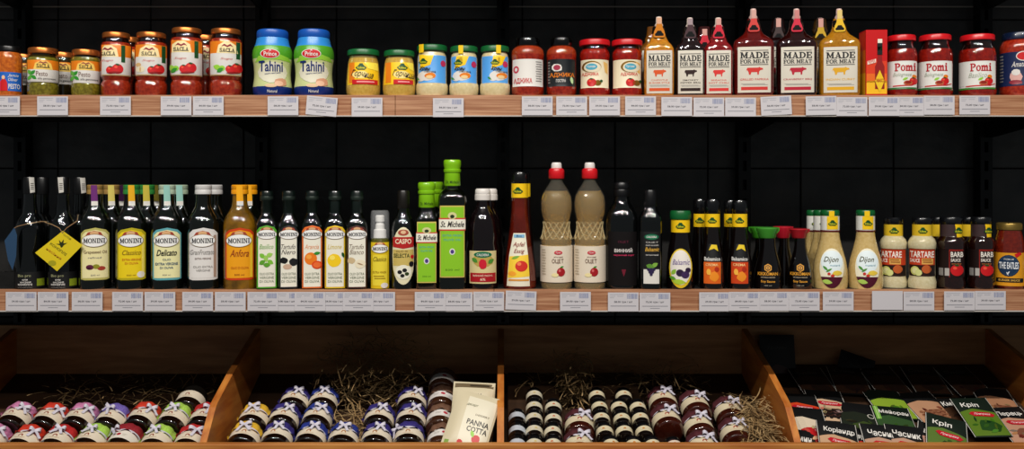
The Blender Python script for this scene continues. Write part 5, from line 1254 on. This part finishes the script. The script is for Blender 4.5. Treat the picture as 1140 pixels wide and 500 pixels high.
sblack = m('0b0c0d', .5)
sgreen = m('0c1a10', .5)
def sachet(px, py, yaw, layer, label, title, col1, col2, loz=True, base=None, W_=.088, ang=None, tcol=None, dots=None, extra=(), front=False):
    pts = [(0, P(col1), 'p', [(4, 52), (40, 44), (96, 58), (96, 136), (4, 136)]), (1, P(col2), 'p', blob(58, 106, 34, 24, 12, .3, int(px)))]
    rg = random.Random(int(px * 3 + py)); c1, c2 = lin(col1), lin(col2)
    for q in range(9):
        f = rg.random() * 1.3; cc = tuple(max(0.0, min(1.0, (a + (b - a) * f) * rg.uniform(.5, 1.15))) for a, b in zip(c1, c2))
        pts.append((2 + q % 2, P(cc), 'p', leaf(rg.uniform(18, 84), rg.uniform(78, 128), rg.uniform(6, 13), rg.uniform(2.5, 6), rg.uniform(0, 180))))
    if dots: pts += [(3, P(dots), 'e', 20 + 9 * (i % 8), 94 + 13 * (i // 8) + 4 * (i % 2), 5, 5) for i in range(24)]
    if loz: pts += [(4, P('b81828'), 'p', [(22, 62), (30, 56), (76, 60), (88, 68), (80, 76), (32, 72)]), (5, P('f0d8d8'), 't', 'Приправа', 34, 62, 76, 70, 'I', -4)]
    pts += [(0, P('c8c4bc'), 'r', 1, 1, 2.4, 139), (0, P('c8c4bc'), 'r', 97.6, 1, 99, 139)]
    if title: pts += [(3, tcol or P('e4e0d8'), 't', title, 16, 22, 16 + min(76, 11.5 * len(title)), 42, 'B', -3)]
    pts += list(extra)
    if front:      # tucked upright behind the front board; py is the top edge
        ang = math.radians(35); y = 1.992 + .004 * layer; yt = y + .0625 * math.cos(ang)
        p = Vector((X(px, y), y, Z(py, yt) - .0625 * math.sin(ang)))
    else: p = slope_pt(px, py, .046) + NRM * .0035 * layer
    return pouch('spice_sachet', label, 'sachet', 'spice sachets in the rightmost bin', W_, .125, .004, base or sblack, pts, p, ang if ang is not None else TH + .02 * layer, math.radians(yaw))
sachet(1089, 476, 2, 8, 'green dill spice sachet lying on top of the pile', 'Кріп', '57741f', '1f4416', base=sgreen)
sachet(1054, 463, -20, 2, 'second dill sachet tucked under the top dill sachet', 'Кріп', '56702c', '1f3a16', base=sgreen, front=True)
sachet(1043, 473, -24, 1, 'black sachet with tilted red badge left of the dill sachets', 'ваніль', 'b88a78', '8a3a30', front=True)
sachet(1012, 474, -9, 0, 'garlic spice sachet with large white title at the bin front', 'Часник', 'b89078', '7a3a28', front=True)
sachet(985, 473, -6, 1, 'second garlic sachet half under the front garlic sachet', 'Часник', 'b89078', '7a3a28', front=True)
sachet(966, 477, -4, 2, 'black sachet with red tip left of the garlic sachets', 'Перець', 'b82020', '8a1418', front=True)
sachet(996, 476, -8, 3, 'dark green marjoram sachet with celery stalk behind the garlic', 'Майоран', '33502a', '24401c', False, sgreen, extra=[(2, P('7ab04a'), 'r', 6, 4, 18, 60), (3, P('a8cc78'), 'r', 10, 4, 13, 60)])
sachet(990, 452, 3, 1, 'bright green herb sachet behind the marjoram sachet', None, '86a42e', '3f6a18', False, sgreen)
sachet(1031, 455, 8, 1, 'pink brown spice sachet behind the left dill sachet', None, 'b88a6a', '6a3a28', False, dots='8a5a40')
sachet(934, 470, -10, 0, 'coriander spice sachet with white title and red badge', 'Коріандр', 'c09a78', '8a5c28', dots='a87838', front=True)
sachet(921, 455, -6, 2, 'black pepper sachet with dark berries behind the coriander', None, 'c8a888', '3a2018', dots='1c1412')
sachet(893, 461, -4, 3, 'red orange paprika sachet beside the bin divider', None, 'c8401c', 'd8701c')
sachet(898, 479, -8, 4, 'white and red striped sachet beside the bin divider', None, 'd8c8b0', 'b81c20', False)
sachet(900, 479, -8, 1, 'black sachet with two line white title at the foot of divider', 'Кмин', 'c8a070', '9a6a30', extra=[(3, P('e4e0d8'), 't', 'мелений', 16, 44, 76, 54, 'B', -3)], front=True)
sachet(1131, 481, 4, 5, 'pepper spice sachet with red badge cut by the right edge', 'Перець', 'b88a70', '7a4a38')
sachet(1110, 450, -8, 1, 'nutmeg sachet with brown nuts behind the pepper sachet', None, 'a87858', '6a3a28', False, dots='7a4a34')
sachet(1070, 462, 4, 1, 'black sachet with white edges behind the top dill sachet', 'Кмин', '4a3020', '3a2018', False)
sachet(956, 470, -12, 2, 'black sachet with white outline between coriander and marjoram', None, '20261c', '3a4a20', False, extra=[(5, P('d8d4c8'), 'e', 80, 60, 9, 9), (6, P('20261c'), 'e', 80, 60, 7, 7)])
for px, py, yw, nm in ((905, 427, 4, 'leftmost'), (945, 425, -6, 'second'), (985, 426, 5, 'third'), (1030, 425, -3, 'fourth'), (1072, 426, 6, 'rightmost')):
    sachet(px, py, yw, 1, 'sachet with print darkened for shade lying at the back of rightmost bin, ' + nm, 'Суміш', '3a2418', '2a1a14', False, tcol=P('55524c'))  # picture and title colours dimmed to paint in the shade here
pouch('spice_sachet', 'black sachet standing against the back board beside the divider', 'sachet', 'spice sachets in the rightmost bin', .09, .13, .005, sblack, [(0, P('30302e'), 't', 'Травы', 20, 30, 76, 42, 'I'), (0, P('3a2018'), 'p', blob(50, 100, 30, 20, 10, .2, 3))], (X(866, 2.325), 2.325, Z(401, 2.325)), math.radians(80), 0)
pouch('spice_sachet', 'black sachet with raised corner standing at the back of rightmost bin', 'sachet', 'spice sachets in the rightmost bin', .09, .125, .005, sblack, [(0, P('30302e'), 't', 'Грибна', 20, 30, 76, 42, 'I')], (X(950, 2.31), 2.31, Z(421, 2.31)), math.radians(68), math.radians(-20))

# ---- straw
straw_m = m('8a6c44', .7, h2='b09468', scale=30)
def straw(label, boxes_, n, seed):
    rg = random.Random(seed); vs, fs = [], []
    for k in range(n):
        x0, x1, y0, y1, h = boxes_[k % len(boxes_)]
        x, y = rg.uniform(x0, x1), rg.uniform(y0, y1)
        t = rg.uniform(0, 6.283); L = rg.uniform(.03, .085); cv = rg.uniform(-14, 14); el = rg.uniform(-.35, .45)
        p = Vector((x, y, fz(y) + .004 + rg.random() * h))
        w_ = rg.uniform(.0007, .0014); b0 = len(vs)
        for i in range(6):
            d = Vector((math.cos(t), math.sin(t), el)).normalized()
            s = Vector((-math.sin(t), math.cos(t), rg.uniform(-.4, .4))) * w_
            q = Vector((min(max(p.x, x0 - .02), x1 + .02), min(p.y, 2.355), max(p.z, fz(min(p.y, 2.355)) + .0015)))
            vs += [q - s, q + s]
            p = p + d * L / 5; t += cv * L / 5; el += rg.uniform(-.25, .1)
        fs += [[b0 + 2 * i, b0 + 2 * i + 1, b0 + 2 * i + 3, b0 + 2 * i + 2] for i in range(5)]
    o = ob('straw', mesh('straw', vs, fs, straw_m, angle=0))
    tag(o, label, 'straw', None, 'stuff')
    return o
straw('dry straw scattered behind the jars in the leftmost bin', [(-1.14, -.69, 2.19, 2.33, .03)], 160, 3)
straw('tangle of dry straw heaped in the shade at the back of the second bin', [(-.46, -.2, 2.2, 2.33, .11), (-.4, -.24, 2.19, 2.3, .14)], 1000, 4)
straw('small lit patch of straw behind the front blue jar in the second bin', [(-.375, -.315, 2.02, 2.12, .05)], 420, 8)
straw('pale straw stuffed beside the right divider in the third bin', [(.545, .60, 1.99, 2.13, .08), (.55, .6, 1.97, 2.1, .085)], 900, 5)
straw('dim straw at the back behind the small jars in the third bin', [(.05, .5, 2.22, 2.33, .06), (.15, .2, 2.19, 2.3, .1)], 700, 6)
# ---------------------------------------------------------------- price tags
tag_m = m('c4c0c4', .5)
inkp = P('4a4a50'); lineg = P('a8a8b0'); barm = P('8088a8')
TW, THT = .0675, .0415
TAGS = {}
def tag_meshes(v):
    if v in TAGS: return TAGS[v]
    n = 6
    vs, fs = boxes([(-TW / 2, -.0004, -THT / 2, TW / 2, 0, THT / 2)])
    base = mesh('price_tag', vs, fs, tag_m, angle=0)
    pr = lambda x, y, l: (x / 100 * TW - TW / 2, -.0006 - .0001 * l, THT / 2 - y / 60 * THT)
    rg = random.Random(v)
    def mk(nm, sh):
        VS, FS, ML, MI = project(sh, pr, 0)
        return mesh(nm, VS, FS, ML, MI, angle=0)
    price = ('58.00 грн / шт', '84.00 грн / шт', '39.00 грн / шт', '72.00 грн / шт')[v % 4]
    bars, x = [], 62.0
    while x < 93:
        w_ = rg.choice((.8, 1.4, 2.2)); bars.append((0, barm, 'r', x, 4, x + w_, 20)); x += w_ + rg.choice((.9, 1.5))
    TAGS[v] = (base, mk('lettering', [(0, inkp, 't', price, 20, 27, 80, 34, 'B')]), mk('barcode', bars),
               mk('fine_print', [(0, lineg, 'r', 6, 5, 52, 7), (0, lineg, 'r', 6, 11, 24, 12.6), (0, lineg, 'r', 30, 11, 50, 12.6), (0, lineg, 'r', 6, 16, 20, 17.4), (0, P('808088'), 'r', 8, 42, 92, 44)] + ([(0, P('808088'), 'r', 34, 49, 66, 50.6)] if v % 2 else [])))
    return TAGS[v]
def tags(sh, lst):
    for i, (x0, x1, py, tilt, where, blank) in enumerate(lst):
        y = SHELF_Y - .0052 - .0012 * (i % 2)
        cx = (x0 + x1) / 2
        base, le, bc, fp = tag_meshes((i * 7 + sh) % 8)
        o = ob('price_tag', base, None, (X(cx, y), y, Z(py, y)), (0, math.radians(tilt), 0))
        tag(o, ('blank white tag' if blank else 'white price tag') + ' ' + where, 'price tag', 'price tags on the %s shelf edge' % ('upper' if sh == 1 else 'lower'))
        if not blank:
            ob('lettering', le, o); ob('barcode', bc, o); ob('fine_print', fp, o)
w_ = 34.2
def T(x0, where, py=117.8, tilt=0, blank=False): return (x0, x0 + w_, py, tilt, where, blank)
tags(1, [T(-12, 'cut by the left edge under the orange pesto jar'), T(41.5, 'under the larger green pesto jar'), T(111.5, 'under the first tall red sauce jar'), T(179, 'under the third tall red sauce jar'), T(214.8, 'under the gap before the fourth tall red sauce jar'),
         T(298, 'under the left tahini jar'), T(341, 'tilted clockwise under the right tahini jar', 118.2, 5), T(391.5, 'under the left mustard jar', 119.3), T(482, 'under the left horseradish jar', 119.8),
         T(581, 'under the white labelled adjika jar'), T(619.3, 'under the black labelled adjika jar', 117.9), T(656, 'under the left red lidded adjika jar', 117.9), T(696, 'under the right red lidded adjika jar', 117.8), T(736.3, 'under the small orange meat sauce', 118.6), T(772, 'under the small black meat sauce', 119.2), T(807.3, 'under the small red and large dark red meat sauces', 119.2),
         T(847, 'tilted under the large dark red meat sauce', 117.6, -3), T(897, 'under the large nearly black meat sauce', 117.6, -1), T(931.3, 'under the mustard yellow meat sauce', 118.6), T(967, 'under the pepper sauce carton', 118.4), T(995, 'half covered under the left tomato sauce jar', 118.2), T(1028.4, 'under the middle tomato sauce jar', 117.2), T(1068, 'under the right tomato sauce jar', 117)])
py2 = 335.6
tags(2, [T(6.5, 'under the first black bottle', py2), T(42, 'under the second black bottle', py2), T(80, 'under the pale yellow oil label', py2), T(125, 'under the bright yellow oil label', py2), T(161, 'under the teal bordered oil label', py2), T(203, 'under the white oil label', py2), T(239.3, 'under the golden oil bottle', py2),
         T(275.6, 'under the basil oil bottle', py2), T(301, 'under the black truffle oil bottle', py2), T(328, 'under the orange oil bottle', py2), T(355, 'under the lemon oil bottle', py2), T(381.6, 'under the white truffle oil bottle', py2), T(405.6, 'under the spray bottle', py2),
         T(461.8, 'under the short lime capped bottle', py2), T(492, 'under the tall lime capped bottle', py2 + .2), T(527, 'under the white capped vinegar bottle', py2 - .2), T(562.8, 'slightly tilted under the cone shaped vinegar', 334.6, 2), T(623.5, 'under the clear cider vinegar pair', py2), T(676.8, 'under the broad black vinegar', py2 + .6), T(712, 'under the slim black balsamic bottle', py2 + .8),
         T(778.4, 'under the orange patch cream bottle', py2 + .4), T(811.4, 'under the red patch cream bottle', py2), T(844, 'under the green capped soy sauce', py2 - .2), T(878.2, 'under the red capped soy sauce', py2 - .2), T(916, 'under the left mustard dressing bottle', py2 - .3), T(970.8, 'under the right mustard dressing bottle', 334.6, 0, True),
         T(1005.8, 'under the right tartare sauce', 335.2), T(1051, 'under the left barbecue sauce', 335), T(1085.4, 'under the right barbecue sauce', 334.6)])
